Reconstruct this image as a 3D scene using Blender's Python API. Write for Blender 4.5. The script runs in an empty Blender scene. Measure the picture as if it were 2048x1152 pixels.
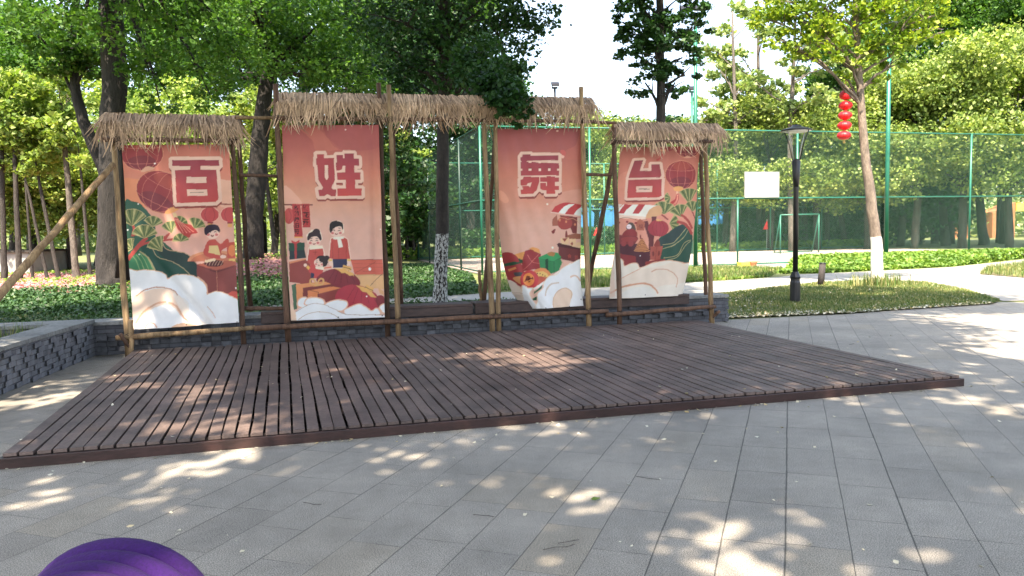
import bpy, math, random
import numpy as np
from mathutils import Vector, Matrix
R = math.radians
S = bpy.context.scene
COL = S.collection
# ------------------------------------------------------------------ camera, sky, sun, exposure
F = 1610.0; EYE = 1.6; PITCH = R(4.26); ROLL = R(-0.993)
CM = Matrix.Rotation(math.pi/2-PITCH, 3, 'X') @ Matrix.Rotation(ROLL, 3, 'Z')
cam = bpy.data.objects.new('camera', bpy.data.cameras.new('camera')); COL.objects.link(cam)
cam.matrix_world = Matrix.Translation((0, 0, EYE)) @ CM.to_4x4()
cam.data.sensor_width = 36; cam.data.lens = F/2048*36; cam.data.clip_start = 0.05; cam.data.clip_end = 2000
S.camera = cam
SUN_EL = R(58); SUN_AZ = R(194)      # azimuth clockwise from +Y; behind the camera, a little to the left
W = bpy.data.worlds.new('World'); S.world = W; W.use_nodes = True
nt = W.node_tree; bg = nt.nodes['Background']
sky = nt.nodes.new('ShaderNodeTexSky'); sky.sky_type = 'NISHITA'; sky.sun_disc = False
sky.sun_elevation = SUN_EL; sky.sun_rotation = SUN_AZ; sky.air_density = 1.0; sky.dust_density = 3.0; sky.ozone_density = 1.0
hs = nt.nodes.new('ShaderNodeHueSaturation'); hs.inputs['Saturation'].default_value = .75; nt.links.new(sky.outputs[0], hs.inputs['Color'])
nt.links.new(hs.outputs[0], bg.inputs[0]); bg.inputs[1].default_value = 0.135
sl = bpy.data.lights.new('sun', 'SUN'); sl.energy = 4.6; sl.angle = R(0.55); sl.color = (1.0, 0.84, 0.66)
so = bpy.data.objects.new('sun', sl); COL.objects.link(so)
sdir = Vector((math.sin(SUN_AZ)*math.cos(SUN_EL), math.cos(SUN_AZ)*math.cos(SUN_EL), math.sin(SUN_EL)))
so.rotation_euler = sdir.to_track_quat('Z', 'Y').to_euler(); so.location = (0, -10, 30)
S.view_settings.view_transform = 'Standard'; S.view_settings.look = 'None'; S.view_settings.gamma = 1
S.view_settings.exposure = 2.08
S.cycles.max_bounces = 7; S.cycles.diffuse_bounces = 4; S.cycles.transmission_bounces = 4; S.cycles.transparent_max_bounces = 4
S.cycles.caustics_reflective = False; S.cycles.caustics_refractive = False

# ------------------------------------------------------------------ measuring helpers
def ray(x, y): return CM @ Vector(((x-1024)/F, -(y-576)/F, -1))
def G(x, y, z=0.0):
    d = ray(x, y); t = (z-EYE)/d.z; return Vector((d.x*t, d.y*t, z))
def D(x, y, dist):                        # point seen at (x, y), `dist` metres ahead
    d = ray(x, y); t = dist/d.y; return Vector((d.x*t, dist, EYE+d.z*t))
TH = R(15.82); U = Vector((math.cos(TH), math.sin(TH), 0)); Wd = Vector((-math.sin(TH), math.cos(TH), 0)); O0 = Vector((-3.56, 5.49, 0))
def L(u, w, z=0.0): return O0 + U*u + Wd*w + Vector((0, 0, z))
def P(x, y, w):                           # seen at (x, y), on the upright plane w metres behind the deck's front edge
    d = ray(x, y); t = ((O0-Vector((0, 0, EYE))).dot(Wd)+w)/d.dot(Wd); return Vector((0, 0, EYE))+d*t
def zat(x, y, p):                         # height of the point above p seen at row y
    d = ray(x, y); return EYE + d.z*(p[1]/d.y)

def lin(c):
    return tuple(((v/255)/12.92 if v/255 <= .04045 else ((v/255+.055)/1.055)**2.4) for v in c)

# ------------------------------------------------------------------ materials
def newmat(name):
    m = bpy.data.materials.new(name); m.use_nodes = True; n = m.node_tree
    return m, n, n.nodes['Principled BSDF']
def nd(n, typ, **kw):
    x = n.nodes.new(typ)
    for k, v in kw.items():
        if k in x.inputs: x.inputs[k].default_value = v
        else: setattr(x, k, v)
    return x
def ramp(n, src, stops):
    r = n.nodes.new('ShaderNodeValToRGB'); e = r.color_ramp.elements
    while len(e) < len(stops): e.new(.5)
    for i, (p, c) in enumerate(stops): e[i].position = p; e[i].color = (*c, 1) if len(c) == 3 else c
    n.links.new(src, r.inputs[0]); return r.outputs[0]
def coords(n, scale=(1, 1, 1), kind='Object', rot=0):
    tc = n.nodes.new('ShaderNodeTexCoord'); mp = n.nodes.new('ShaderNodeMapping')
    mp.inputs['Scale'].default_value = scale; mp.inputs['Rotation'].default_value = (0, 0, rot)
    n.links.new(tc.outputs[kind], mp.inputs[0]); return mp.outputs[0]
def noise(n, vec, scale, detail=6, rough=.6):
    x = nd(n, 'ShaderNodeTexNoise', Scale=scale, Detail=detail, Roughness=rough); n.links.new(vec, x.inputs['Vector']); return x.outputs['Fac']
def mixc(n, fac, a, b, mode='MIX'):
    x = n.nodes.new('ShaderNodeMix'); x.data_type = 'RGBA'; x.blend_type = mode
    if isinstance(fac, (int, float)): x.inputs[0].default_value = fac
    else: n.links.new(fac, x.inputs[0])
    for i, v in ((6, a), (7, b)):
        if isinstance(v, tuple): x.inputs[i].default_value = (*v, 1)
        else: n.links.new(v, x.inputs[i])
    return x.outputs[2]
def bump(n, b, h, strength, dist=.01):
    x = nd(n, 'ShaderNodeBump', Strength=strength, Distance=dist); n.links.new(h, x.inputs['Height']); n.links.new(x.outputs[0], b.inputs['Normal'])
def math_(n, op, a, b=None):
    x = n.nodes.new('ShaderNodeMath'); x.operation = op
    for i, v in enumerate((a, b)):
        if v is None: continue
        if isinstance(v, (int, float)): x.inputs[i].default_value = v
        else: n.links.new(v, x.inputs[i])
    return x.outputs[0]
def pm(name, c1, c2, scale=8, rough=.7, stretch=(1, 1, 1), bmp=.3, metal=0, isl=0.0, fine=0, obj=0.0, dist=.01):
    """mottled material; isl / obj = brightness variation per mesh island / per object"""
    m, n, b = newmat(name); v = coords(n, stretch)
    f = noise(n, v, scale); c = ramp(n, f, [(.3, c1), (.7, c2)])
    if fine:
        g = noise(n, v, fine, 3); c = mixc(n, .5, c, ramp(n, g, [(.35, (.55,)*3), (.65, (1.3,)*3)]), 'MULTIPLY'); f = math_(n, 'ADD', f, g)
    if isl:
        ge = n.nodes.new('ShaderNodeNewGeometry'); c = mixc(n, 1.0, c, ramp(n, ge.outputs['Random Per Island'], [(0, (1-isl,)*3), (1, (1+isl,)*3)]), 'MULTIPLY')
    if obj:
        oi = n.nodes.new('ShaderNodeObjectInfo'); c = mixc(n, 1.0, c, ramp(n, oi.outputs['Random'], [(0, (1-obj,)*3), (1, (1+obj,)*3)]), 'MULTIPLY')
    n.links.new(c, b.inputs['Base Color']); b.inputs['Roughness'].default_value = rough; b.inputs['Metallic'].default_value = metal
    if bmp: bump(n, b, f, bmp, dist)
    return m
def leafmat(name, cols, trans=.35, clump=.8, hue=None):
    """leaves: colour varies per leaf and per clump, some light passes through"""
    m, n, b = newmat(name); ge = n.nodes.new('ShaderNodeNewGeometry')
    k = len(cols); c = ramp(n, ge.outputs['Random Per Island'], [(i/(k-1), cols[i]) for i in range(k)])
    f = noise(n, coords(n), clump, 3); c = mixc(n, 1.0, c, ramp(n, f, [(.35, (.72, .78, .8)), (.65, (1.25, 1.18, 1.0))]), 'MULTIPLY')
    n.links.new(c, b.inputs['Base Color']); b.inputs['Roughness'].default_value = .5; b.inputs['Specular IOR Level'].default_value = .35
    t = n.nodes.new('ShaderNodeBsdfTranslucent'); n.links.new(mixc(n, 1.0, c, (1.5, 1.55, .7), 'MULTIPLY'), t.inputs[0])
    mx = n.nodes.new('ShaderNodeMixShader'); mx.inputs[0].default_value = trans
    n.links.new(b.outputs[0], mx.inputs[1]); n.links.new(t.outputs[0], mx.inputs[2]); n.links.new(mx.outputs[0], n.nodes['Material Output'].inputs[0])
    return m

M = {}
M['pole_light'] = pm('peeled_pole', (.13, .07, .03), (.42, .29, .15), 3, .75, (6, 6, .7), .5, fine=14, obj=.2)
M['pole_dark'] = pm('dark_pole', (.05, .025, .014), (.16, .085, .05), 3, .75, (6, 6, .7), .5, fine=14, obj=.2)
M['thatch'] = pm('thatch_straw', (.28, .18, .11), (.60, .42, .27), 2.0, .8, bmp=0, isl=.55)
M['deck'] = pm('deck_planks', (.066, .050, .044), (.172, .127, .108), 2.6, .62, (1, 1, 1), .35, fine=45, obj=.15, dist=.006)
dn = M['deck'].node_tree; db = dn.nodes['Principled BSDF']; dl = db.inputs['Base Color'].links[0].from_socket
dn.links.new(mixc(dn, 1.0, dl, ramp(dn, noise(dn, coords(dn), .55, 5), [(.3, (.72, .66, .66)), (.7, (1.2, 1.2, 1.2))]), 'MULTIPLY'), db.inputs['Base Color'])
M['fascia'] = pm('deck_fascia', (.022, .010, .009), (.05, .023, .02), 2.5, .38, (1, 1, 5), .15, fine=20)
M['under'] = pm('joist_dark', (.012, .009, .008), (.03, .02, .018), 5, .9)
M['bark'] = pm('bark_dark', (.016, .014, .013), (.055, .048, .042), 3.5, .9, (2.2, 2.2, .5), 1.0, fine=16, dist=.04)
M['bark_big'] = pm('bark_nearly_black', (.009, .008, .008), (.034, .03, .028), 3.5, .95, (2.2, 2.2, .5), 1.0, fine=16, dist=.04)
M['bark_mid'] = pm('bark_mid', (.055, .047, .04), (.15, .13, .11), 3, .9, (2, 2, .8), .9, fine=12, dist=.03)
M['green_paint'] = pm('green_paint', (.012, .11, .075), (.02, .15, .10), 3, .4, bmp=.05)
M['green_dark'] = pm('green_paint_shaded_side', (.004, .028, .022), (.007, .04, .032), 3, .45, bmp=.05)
M['wire'] = pm('green_wire', (.03, .11, .08), (.06, .16, .12), 2, .4, bmp=0)
M['black_metal'] = pm('black_metal', (.012, .012, .015), (.02, .02, .024), 6, .35, bmp=.05)
M['grey_metal'] = pm('grey_metal', (.35, .35, .34), (.5, .5, .48), 6, .4, bmp=.05, metal=.6)
M['white_board'] = pm('white_board', (.8, .8, .82), (.86, .86, .88), 3, .4, bmp=0)
M['red_silk'] = pm('red_silk', (.62, .012, .018), (.75, .02, .03), 4, .45, bmp=.05)
M['gold'] = pm('gold_trim', (.6, .42, .1), (.75, .55, .18), 6, .5, bmp=.05)
M['bollard'] = pm('bollard_stone', (.03, .026, .025), (.06, .052, .05), 6, .8, (1, 1, 1), .4, fine=30)
M['blue'] = pm('blue_panel', (.03, .15, .36), (.05, .22, .46), 1, .5, bmp=.05)
M['cream'] = pm('cream_render', (.55, .50, .42), (.68, .63, .54), 1, .8)
M['glass'] = pm('window_dark', (.05, .07, .09), (.1, .13, .16), 1, .2, bmp=0)
M['orange'] = pm('orange_paint', (.26, .10, .04), (.36, .15, .06), 2, .6)
M['yellow'] = pm('yellow_plastic', (.72, .5, .06), (.8, .58, .1), 3, .45, bmp=.05)
M['seat_wood'] = pm('bench_wood', (.035, .02, .017), (.085, .05, .042), 3, .55, (1, 8, 8), .3, fine=20, obj=.2)
M['grey_wall'] = pm('grey_wall', (.22, .22, .21), (.34, .34, .32), 2, .85)
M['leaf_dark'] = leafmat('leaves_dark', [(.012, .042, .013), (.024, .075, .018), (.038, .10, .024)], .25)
M['leaf_mid'] = leafmat('leaves_mid', [(.035, .10, .018), (.065, .155, .025), (.10, .20, .035)], .4)
M['leaf_bright'] = leafmat('leaves_bright', [(.12, .20, .04), (.19, .28, .065), (.32, .38, .12)], .4)
M['leaf_yellow'] = leafmat('leaves_yellow_green', [(.09, .17, .018), (.18, .28, .028), (.31, .38, .045)], .42)
M['leaf_olive'] = leafmat('leaves_olive', [(.08, .14, .03), (.18, .26, .06), (.34, .41, .14)], .35, .6)
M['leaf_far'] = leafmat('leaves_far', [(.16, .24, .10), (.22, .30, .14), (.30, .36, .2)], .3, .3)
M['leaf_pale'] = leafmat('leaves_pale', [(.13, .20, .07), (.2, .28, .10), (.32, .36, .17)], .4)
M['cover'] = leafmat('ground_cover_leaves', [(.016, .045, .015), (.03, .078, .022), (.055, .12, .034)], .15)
M['cover_bright'] = leafmat('ground_cover_bright', [(.08, .17, .03), (.14, .25, .04), (.2, .3, .06)], .3)
M['blade'] = leafmat('grass_blades', [(.05, .11, .028), (.09, .16, .04), (.17, .20, .07), (.36, .32, .17)], .25, .7)
M['petal'] = leafmat('petals', [(.65, .60, .5), (.75, .72, .64), (.55, .42, .2)], .1)
M['pink'] = leafmat('pink_petals', [(.32, .12, .16), (.42, .2, .24), (.42, .30, .28)], .1)

# paving: granite slabs in rows with random staggering
def paving():
    m, n, b = newmat('granite_paving'); tc = n.nodes.new('ShaderNodeTexCoord'); mp = n.nodes.new('ShaderNodeMapping')
    mp.vector_type = 'TEXTURE'; mp.inputs['Rotation'].default_value = (0, 0, R(70.9)); mp.inputs['Location'].default_value = (.57, 3.58, 0)
    n.links.new(tc.outputs['Object'], mp.inputs[0]); sp = n.nodes.new('ShaderNodeSeparateXYZ'); 
    wob = nd(n, 'ShaderNodeTexNoise', Scale=1.3, Detail=4); n.links.new(tc.outputs['Object'], wob.inputs['Vector'])
    add = n.nodes.new('ShaderNodeVectorMath'); add.operation = 'MULTIPLY_ADD'; n.links.new(wob.outputs['Color'], add.inputs[0]); add.inputs[1].default_value = (.02, .02, 0)
    n.links.new(mp.outputs[0], add.inputs[2]); n.links.new(add.outputs[0], sp.inputs[0])
    X, Y = sp.outputs[0], sp.outputs[1]
    rowv = math_(n, 'DIVIDE', Y, .305); row = math_(n, 'FLOOR', rowv); fy = math_(n, 'FRACT', rowv)
    wn = n.nodes.new('ShaderNodeTexWhiteNoise'); wn.noise_dimensions = '1D'; n.links.new(row, wn.inputs['W'])
    cx = math_(n, 'ADD', math_(n, 'DIVIDE', X, .61), math_(n, 'MULTIPLY', wn.outputs[0], 1.0)); col = math_(n, 'FLOOR', cx); fx = math_(n, 'FRACT', cx)
    dy = math_(n, 'MULTIPLY', math_(n, 'MINIMUM', fy, math_(n, 'SUBTRACT', 1.0, fy)), .305)
    dx = math_(n, 'MULTIPLY', math_(n, 'MINIMUM', fx, math_(n, 'SUBTRACT', 1.0, fx)), .61)
    # rows differ in how open their joints are
    wn2 = n.nodes.new('ShaderNodeTexWhiteNoise'); wn2.noise_dimensions = '1D'; n.links.new(math_(n, 'ADD', math_(n, 'ROUND', rowv), 31.7), wn2.inputs['W'])
    jw = math_(n, 'ADD', math_(n, 'MULTIPLY', wn2.outputs[0], .004), .0018)
    jn = noise(n, tc.outputs['Object'], 5.5, 6, .75)
    jw = math_(n, 'MULTIPLY', jw, math_(n, 'ADD', -.1, math_(n, 'MULTIPLY', jn, 2.8)))
    def sm(d, w): 
        r_ = n.nodes.new('ShaderNodeMapRange'); n.links.new(d, r_.inputs['Value']); n.links.new(w, r_.inputs['From Max']); r_.inputs['From Min'].default_value = 0.0; return r_.outputs[0]
    j = math_(n, 'MULTIPLY', sm(dy, jw), sm(dx, math_(n, 'MULTIPLY', jw, .7)))
    wn3 = n.nodes.new('ShaderNodeTexWhiteNoise'); wn3.noise_dimensions = '2D'; cb = n.nodes.new('ShaderNodeCombineXYZ'); n.links.new(row, cb.inputs[0]); n.links.new(col, cb.inputs[1]); n.links.new(cb.outputs[0], wn3.inputs['Vector'])
    base = ramp(n, wn3.outputs['Value'], [(0, (.27, .255, .23)), (.15, (.30, .284, .256)), (.85, (.325, .306, .274)), (1, (.32, .292, .245))])
    g1 = noise(n, tc.outputs['Object'], 160, 2, .8); g2 = noise(n, tc.outputs['Object'], 1.1, 5); g3 = noise(n, tc.outputs['Object'], 9, 5)
    base = mixc(n, .8, base, ramp(n, g1, [(.40, (.25,)*3), (.60, (1.6,)*3)]), 'MULTIPLY')
    base = mixc(n, .9, base, ramp(n, g2, [(.3, (.72, .72, .70)), (.7, (1.16, 1.14, 1.10))]), 'MULTIPLY')
    base = mixc(n, .6, base, ramp(n, g3, [(.3, (.82, .82, .8)), (.6, (1.05,)*3)]), 'MULTIPLY')
    c = mixc(n, j, (.035, .034, .03), base); n.links.new(c, b.inputs['Base Color']); b.inputs['Roughness'].default_value = .75
    bump(n, b, math_(n, 'ADD', j, math_(n, 'MULTIPLY', g1, .25)), .5, .004)
    return m
M['paving'] = paving()
def groundmat():
    m, n, b = newmat('lawn_soil'); v = coords(n)
    f = noise(n, v, .5, 8); g = noise(n, v, 14, 4)
    c = ramp(n, f, [(.3, (.075, .11, .03)), (.5, (.13, .16, .05)), (.7, (.20, .18, .09))])
    c = mixc(n, .7, c, ramp(n, g, [(.3, (.6,)*3), (.7, (1.3,)*3)]), 'MULTIPLY')
    n.links.new(c, b.inputs['Base Color']); b.inputs['Roughness'].default_value = .95; bump(n, b, g, .6, .05); return m
M['ground'] = groundmat()
M['petal_ground'] = pm('petal_strewn_soil', (.14, .12, .06), (.42, .17, .19), 1.1, .95, fine=9)
M['island'] = pm('island_soil', (.09, .075, .045), (.18, .16, .08), 1.3, .95, fine=20)
M['concrete'] = pm('path_concrete', (.27, .26, .235), (.36, .345, .31), 1.2, .85, fine=40)
M['court'] = pm('court_surface', (.30, .25, .21), (.38, .31, .27), .4, .8, fine=20)
def brickmat(name, c1, c2, mort, rot, bw=.22, rh=.058):
    m, n, b = newmat(name); tc = n.nodes.new('ShaderNodeTexCoord')
    bt = nd(n, 'ShaderNodeTexBrick', Scale=1.0); bt.inputs['Brick Width'].default_value = bw; bt.inputs['Row Height'].default_value = rh; bt.inputs['Mortar Size'].default_value = .004
    bt.inputs['Color1'].default_value = (*c1, 1); bt.inputs['Color2'].default_value = (*c2, 1); bt.inputs['Mortar'].default_value = (*mort, 1); bt.offset = .5
    uv = n.nodes.new('ShaderNodeUVMap'); n.links.new(uv.outputs[0], bt.inputs['Vector'])
    f = noise(n, tc.outputs['Object'], 7, 6); c = mixc(n, .9, bt.outputs['Color'], ramp(n, f, [(.3, (.6,)*3), (.7, (1.35,)*3)]), 'MULTIPLY')
    n.links.new(c, b.inputs['Base Color']); b.inputs['Roughness'].default_value = .75
    bump(n, b, math_(n, 'SUBTRACT', math_(n, 'MULTIPLY', f, .5), bt.outputs['Fac']), .6, .008); return m
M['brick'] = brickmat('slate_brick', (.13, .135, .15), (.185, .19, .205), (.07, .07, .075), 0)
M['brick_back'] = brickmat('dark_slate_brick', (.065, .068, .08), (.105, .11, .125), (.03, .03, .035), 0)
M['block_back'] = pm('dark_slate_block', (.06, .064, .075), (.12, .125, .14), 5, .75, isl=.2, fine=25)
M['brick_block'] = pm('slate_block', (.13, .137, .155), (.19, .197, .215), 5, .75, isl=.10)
M['coping'] = pm('stone_coping', (.16, .165, .165), (.28, .285, .27), 3, .8, fine=25)
def vcol():
    m, n, b = newmat('printed_banner_cloth'); a = n.nodes.new('ShaderNodeVertexColor'); a.layer_name = 'art'
    f = noise(n, coords(n), 5, 5); c = mixc(n, 1.0, a.outputs[0], ramp(n, f, [(.3, (.93,)*3), (.7, (1.04,)*3)]), 'MULTIPLY')
    n.links.new(c, b.inputs['Base Color']); b.inputs['Roughness'].default_value = .55
    t = n.nodes.new('ShaderNodeBsdfTranslucent'); n.links.new(c, t.inputs[0]); mx = n.nodes.new('ShaderNodeMixShader'); mx.inputs[0].default_value = .12
    n.links.new(b.outputs[0], mx.inputs[1]); n.links.new(t.outputs[0], mx.inputs[2]); n.links.new(mx.outputs[0], n.nodes['Material Output'].inputs[0]); return m
M['banner'] = vcol()
M['purple'] = pm('purple_fleece', (.024, .0025, .075), (.036, .004, .115), 3, .95, bmp=.5, fine=240, dist=.003)

# ------------------------------------------------------------------ mesh collector
class MB:
    def __init__(s): s.v = []; s.f = []; s.uv = None
    def quad(s, a, b, c, d):
        i = len(s.v); s.v += [tuple(a), tuple(b), tuple(c), tuple(d)]; s.f.append((i, i+1, i+2, i+3))
    def hexa(s, p):                        # 8 corners: bottom 4 ccw, top 4 ccw
        i = len(s.v); s.v += [tuple(q) for q in p]
        for f in ((3, 2, 1, 0), (4, 5, 6, 7), (0, 1, 5, 4), (1, 2, 6, 5), (2, 3, 7, 6), (3, 0, 4, 7)): s.f.append(tuple(i+k for k in f))
    def box(s, c, x, y, z, ax=None, ay=None):   # centre, full sizes, along axes
        ax = ax or Vector((1, 0, 0)); ay = ay or Vector((0, 1, 0)); az = ax.cross(ay).normalized(); c = Vector(c)
        a, b, d = ax*x/2, ay*y/2, az*z/2
        s.hexa([c-a-b-d, c+a-b-d, c+a+b-d, c-a+b-d, c-a-b+d, c+a-b+d, c+a+b+d, c-a+b+d])
    def tube(s, pts, rad, seg=10, cap=True, rng=None, rough=0):
        pts = [Vector(p) for p in pts]; n = len(pts)
        if not hasattr(rad, '__len__'): rad = [rad]*n
        base = len(s.v); t0 = (pts[1]-pts[0]).normalized(); up = Vector((0, 0, 1)) if abs(t0.z) < .9 else Vector((1, 0, 0)); nx = t0.cross(up).normalized()
        for i, p in enumerate(pts):
            t = (pts[min(i+1, n-1)]-pts[max(i-1, 0)]).normalized(); nx = (nx-t*nx.dot(t)).normalized(); ny = t.cross(nx)
            for k in range(seg):
                a = 2*math.pi*k/seg; r = rad[i]*(1+(rng.uniform(-rough, rough) if rng else 0)); s.v.append(tuple(p+nx*math.cos(a)*r+ny*math.sin(a)*r))
        for i in range(n-1):
            for k in range(seg):
                a = base+i*seg+k; b = base+i*seg+(k+1) % seg; s.f.append((a, b, b+seg, a+seg))
        if cap: s.f.append(tuple(base+k for k in range(seg))[::-1]); s.f.append(tuple(base+(n-1)*seg+k for k in range(seg)))
    def lathe(s, c, prof, seg=24, ribs=0, ribd=0):
        base = len(s.v); c = Vector(c); m = len(prof)
        for (r, z) in prof:
            for k in range(seg):
                a = 2*math.pi*k/seg; rr = r*(1-ribd*(.5-.5*math.cos(a*ribs)) if ribs else 1); s.v.append((c.x+rr*math.cos(a), c.y+rr*math.sin(a), c.z+z))
        for i in range(m-1):
            for k in range(seg):
                a = base+i*seg+k; b = base+i*seg+(k+1) % seg; s.f.append((a, b, b+seg, a+seg))
        s.f.append(tuple(base+k for k in range(seg))[::-1]); s.f.append(tuple(base+(m-1)*seg+k for k in range(seg)))
    def build(s, name, mat, parent=None, smooth=False, bevel=0):
        me = bpy.data.meshes.new(name); me.from_pydata(s.v, [], s.f); me.update()
        if mat: me.materials.append(mat)
        if smooth: me.polygons.foreach_set('use_smooth', [True]*len(me.polygons))
        o = bpy.data.objects.new(name, me); COL.objects.link(o)
        if parent: setpar(o, parent)
        if bevel: md = o.modifiers.new('bevel', 'BEVEL'); md.width = bevel; md.segments = 2; md.limit_method = 'ANGLE'
        return o
def setpar(o, parent):
    o.parent = parent
    loc = Vector(parent.location); p = parent.parent
    while p: loc += p.location; p = p.parent
    if parent.type == 'EMPTY' and parent.rotation_euler.z == 0: o.location = -loc      # geometry is written in world coordinates
def raw(name, v, f4, mat, parent=None):         # fast numpy mesh of quads
    me = bpy.data.meshes.new(name); nv = len(v); nf = len(f4)
    me.vertices.add(nv); me.vertices.foreach_set('co', v.astype(np.float32).ravel())
    me.loops.add(nf*4); me.loops.foreach_set('vertex_index', f4.astype(np.int32).ravel())
    me.polygons.add(nf); me.polygons.foreach_set('loop_start', np.arange(0, nf*4, 4, dtype=np.int32)); me.polygons.foreach_set('loop_total', np.full(nf, 4, dtype=np.int32))
    me.update(calc_edges=True); me.materials.append(mat)
    o = bpy.data.objects.new(name, me); COL.objects.link(o)
    if parent: setpar(o, parent)
    return o
def tag(o, label=None, cat=None, group=None, kind=None):
    if label: o['label'] = label
    if cat: o['category'] = cat
    if group: o['group'] = group
    if kind: o['kind'] = kind
    return o
def thing(name, label, cat, loc, group=None):
    o = bpy.data.objects.new(name, None); COL.objects.link(o); o.location = loc; o.empty_display_size = .2
    return tag(o, label, cat, group)
def struct(o): o['kind'] = 'structure'; return o
def copy_tree(o, parent=None):
    c = o.copy(); COL.objects.link(c)
    if parent: c.parent = parent
    for ch in o.children: copy_tree(ch, c)
    return c

# ------------------------------------------------------------------ setting: ground, plaza, path, court
def hm(x, y):
    s = lambda t: np.clip(t, 0, 1)**2*(3-2*np.clip(t, 0, 1))
    return .6*s((y-22)/8)*s((-6-x)/3)*s((x+16)/4)
def sheet(name, poly, z, mat):
    m = MB(); m.v = [(p[0], p[1], z) for p in poly]; m.f = [tuple(range(len(poly)))]; o = m.build(name, mat); me = o.data
    if me.polygons[0].normal.z < 0: me.flip_normals()
    return struct(o)
gx = np.concatenate([np.array([-1500, -400, -120, -60]), np.linspace(-40, 40, 81), np.array([60, 120, 400, 1500])])
gy = np.concatenate([np.array([-300, -60, -20]), np.linspace(-10, 60, 71), np.array([80, 120, 300, 900, 1800])])
XX, YY = np.meshgrid(gx, gy); gv = np.stack([XX, YY, hm(XX, YY)-.012], -1).reshape(-1, 3)
nx_ = len(gx); ii = np.arange(len(gy)-1)[:, None]*nx_+np.arange(nx_-1)[None, :]; ii = ii.ravel()
struct(raw('ground', gv, np.stack([ii, ii+1, ii+nx_+1, ii+nx_], 1), M['ground']))
pl = [(-14, -12), (30, -12), (30, 17)] + [tuple(G(*q)[:2]) for q in [(2100, 605), (2005, 604), (1700, 628), (1445, 640)]] + [tuple(L(8.85, 5.3)[:2]), tuple(L(8.85, 5.6)[:2]), tuple(L(-.7, 5.6)[:2]), tuple(L(-1.6, -1)[:2]), (-14, 3)]
sheet('plaza', pl, 0, M['paving'])
pth = [G(*q) for q in [(430, 618), (700, 609), (800, 606), (1000, 599), (1230, 591), (1440, 585), (1530, 578), (1640, 566), (1740, 562), (1850, 565), (1930, 580), (2006, 602)]] + [Vector((30, 16, 0))] + \
      [G(*q) for q in [(2500, 560), (2048, 556), (1960, 549), (1975, 537), (2048, 528), (2400, 520), (2400, 505), (2048, 519), (1900, 535), (1740, 543), (1600, 549), (1560, 554), (1475, 560), (1230, 574), (1000, 585), (800, 597), (430, 608)]]
sheet('path', pth, .003, M['concrete'])
cD = Vector((math.cos(R(14.9)), math.sin(R(14.9)), 0)); cN = Vector((-cD.y, cD.x, 0)); cO = Vector((-1.01, 27.76, 0))
def C(a, b, z=0.0): return cO+cD*a+cN*b+Vector((0, 0, z))
sheet('court', [C(0, .05), C(28, .05), C(28, 15.2), C(0, 15.2)], .004, M['court'])
sheet('court_entrance', [C(9.3, -4.2), C(11.2, -4.4), C(12.6, .05), C(9.3, .05)], .001, M['concrete'])
isl = [G(*q) for q in [(1447, 637), (1446, 589), (1530, 579), (1640, 567), (1740, 563), (1850, 566), (1928, 581), (2000, 603), (1985, 609), (1700, 627)]]
sheet('grass_bank', isl, .02, M['island'])

# scattering leaves
def leaf_arrays(pos, size, rs, up=.35, aspect=.8, bend=.25):
    """4-vertex kites, each its own island"""
    n = len(pos); a = rs.normal(size=(n, 3)); nrm = rs.normal(size=(n, 3)); nrm[:, 2] = np.abs(nrm[:, 2])+up; nrm /= np.linalg.norm(nrm, axis=1)[:, None]
    a -= nrm*(a*nrm).sum(1)[:, None]; a /= np.linalg.norm(a, axis=1)[:, None]; b = np.cross(nrm, a)
    s = (size*rs.uniform(.45, 1.55, n))[:, None]
    v = np.empty((n, 4, 3)); v[:, 0] = pos-a*s*.5; v[:, 1] = pos+b*s*.5*aspect+a*s*.12-nrm*s*bend*.5; v[:, 2] = pos+a*s*.5; v[:, 3] = pos-b*s*.5*aspect+a*s*.12-nrm*s*bend*.5
    return v.reshape(-1, 3), np.arange(n*4).reshape(n, 4)
def blades(name, pos, h, wd, rs, mat, label, cat='grass', lean=.5):
    n = len(pos); hh = h*rs.uniform(.4, 1.3, n); an = rs.uniform(0, 6.28, n); ld = rs.uniform(0, lean, n)*hh; d = np.stack([np.cos(an), np.sin(an), 0*an], 1); s = np.stack([-np.sin(an), np.cos(an), 0*an], 1)*wd
    v = np.empty((n, 6, 3)); z = np.array([0, 0, 1.]); v[:, 0] = pos-s; v[:, 1] = pos+s
    mid = pos+d*(ld*.3)[:, None]+z*(hh*.6)[:, None]; v[:, 2] = mid+s*.7; v[:, 3] = mid-s*.7
    tip = pos+d*ld[:, None]+z*(hh*np.maximum(.35, 1-.4*ld/hh))[:, None]; v[:, 4] = tip+s*.1; v[:, 5] = tip-s*.1
    i = np.arange(n)[:, None]*6; f = np.concatenate([i+np.array([0, 1, 2, 3]), i+np.array([3, 2, 4, 5])], 0)
    return tag(raw(name, v.reshape(-1, 3), f, mat), label, cat, kind='stuff')
def inpoly(p, poly):
    x, y = p[:, 0], p[:, 1]; c = np.zeros(len(p), bool); k = len(poly)
    for i in range(k):
        x0, y0 = poly[i][0], poly[i][1]; x1, y1 = poly[(i+1) % k][0], poly[(i+1) % k][1]
        m = ((y0 > y) != (y1 > y)); c ^= m & (x < (x1-x0)*(y-y0)/((y1-y0) if y1 != y0 else 1e-9)+x0)
    return c
def scatter(poly, n, rs):
    P_ = np.array([[p[0], p[1]] for p in poly]); lo, hi = P_.min(0), P_.max(0); out = np.empty((0, 2))
    while len(out) < n:
        q = rs.uniform(lo, hi, (n*2, 2)); out = np.concatenate([out, q[inpoly(q, P_)]])
    out = out[:n]; return np.stack([out[:, 0], out[:, 1], hm(out[:, 0], out[:, 1])], 1)
rs = np.random.RandomState(5)
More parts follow.
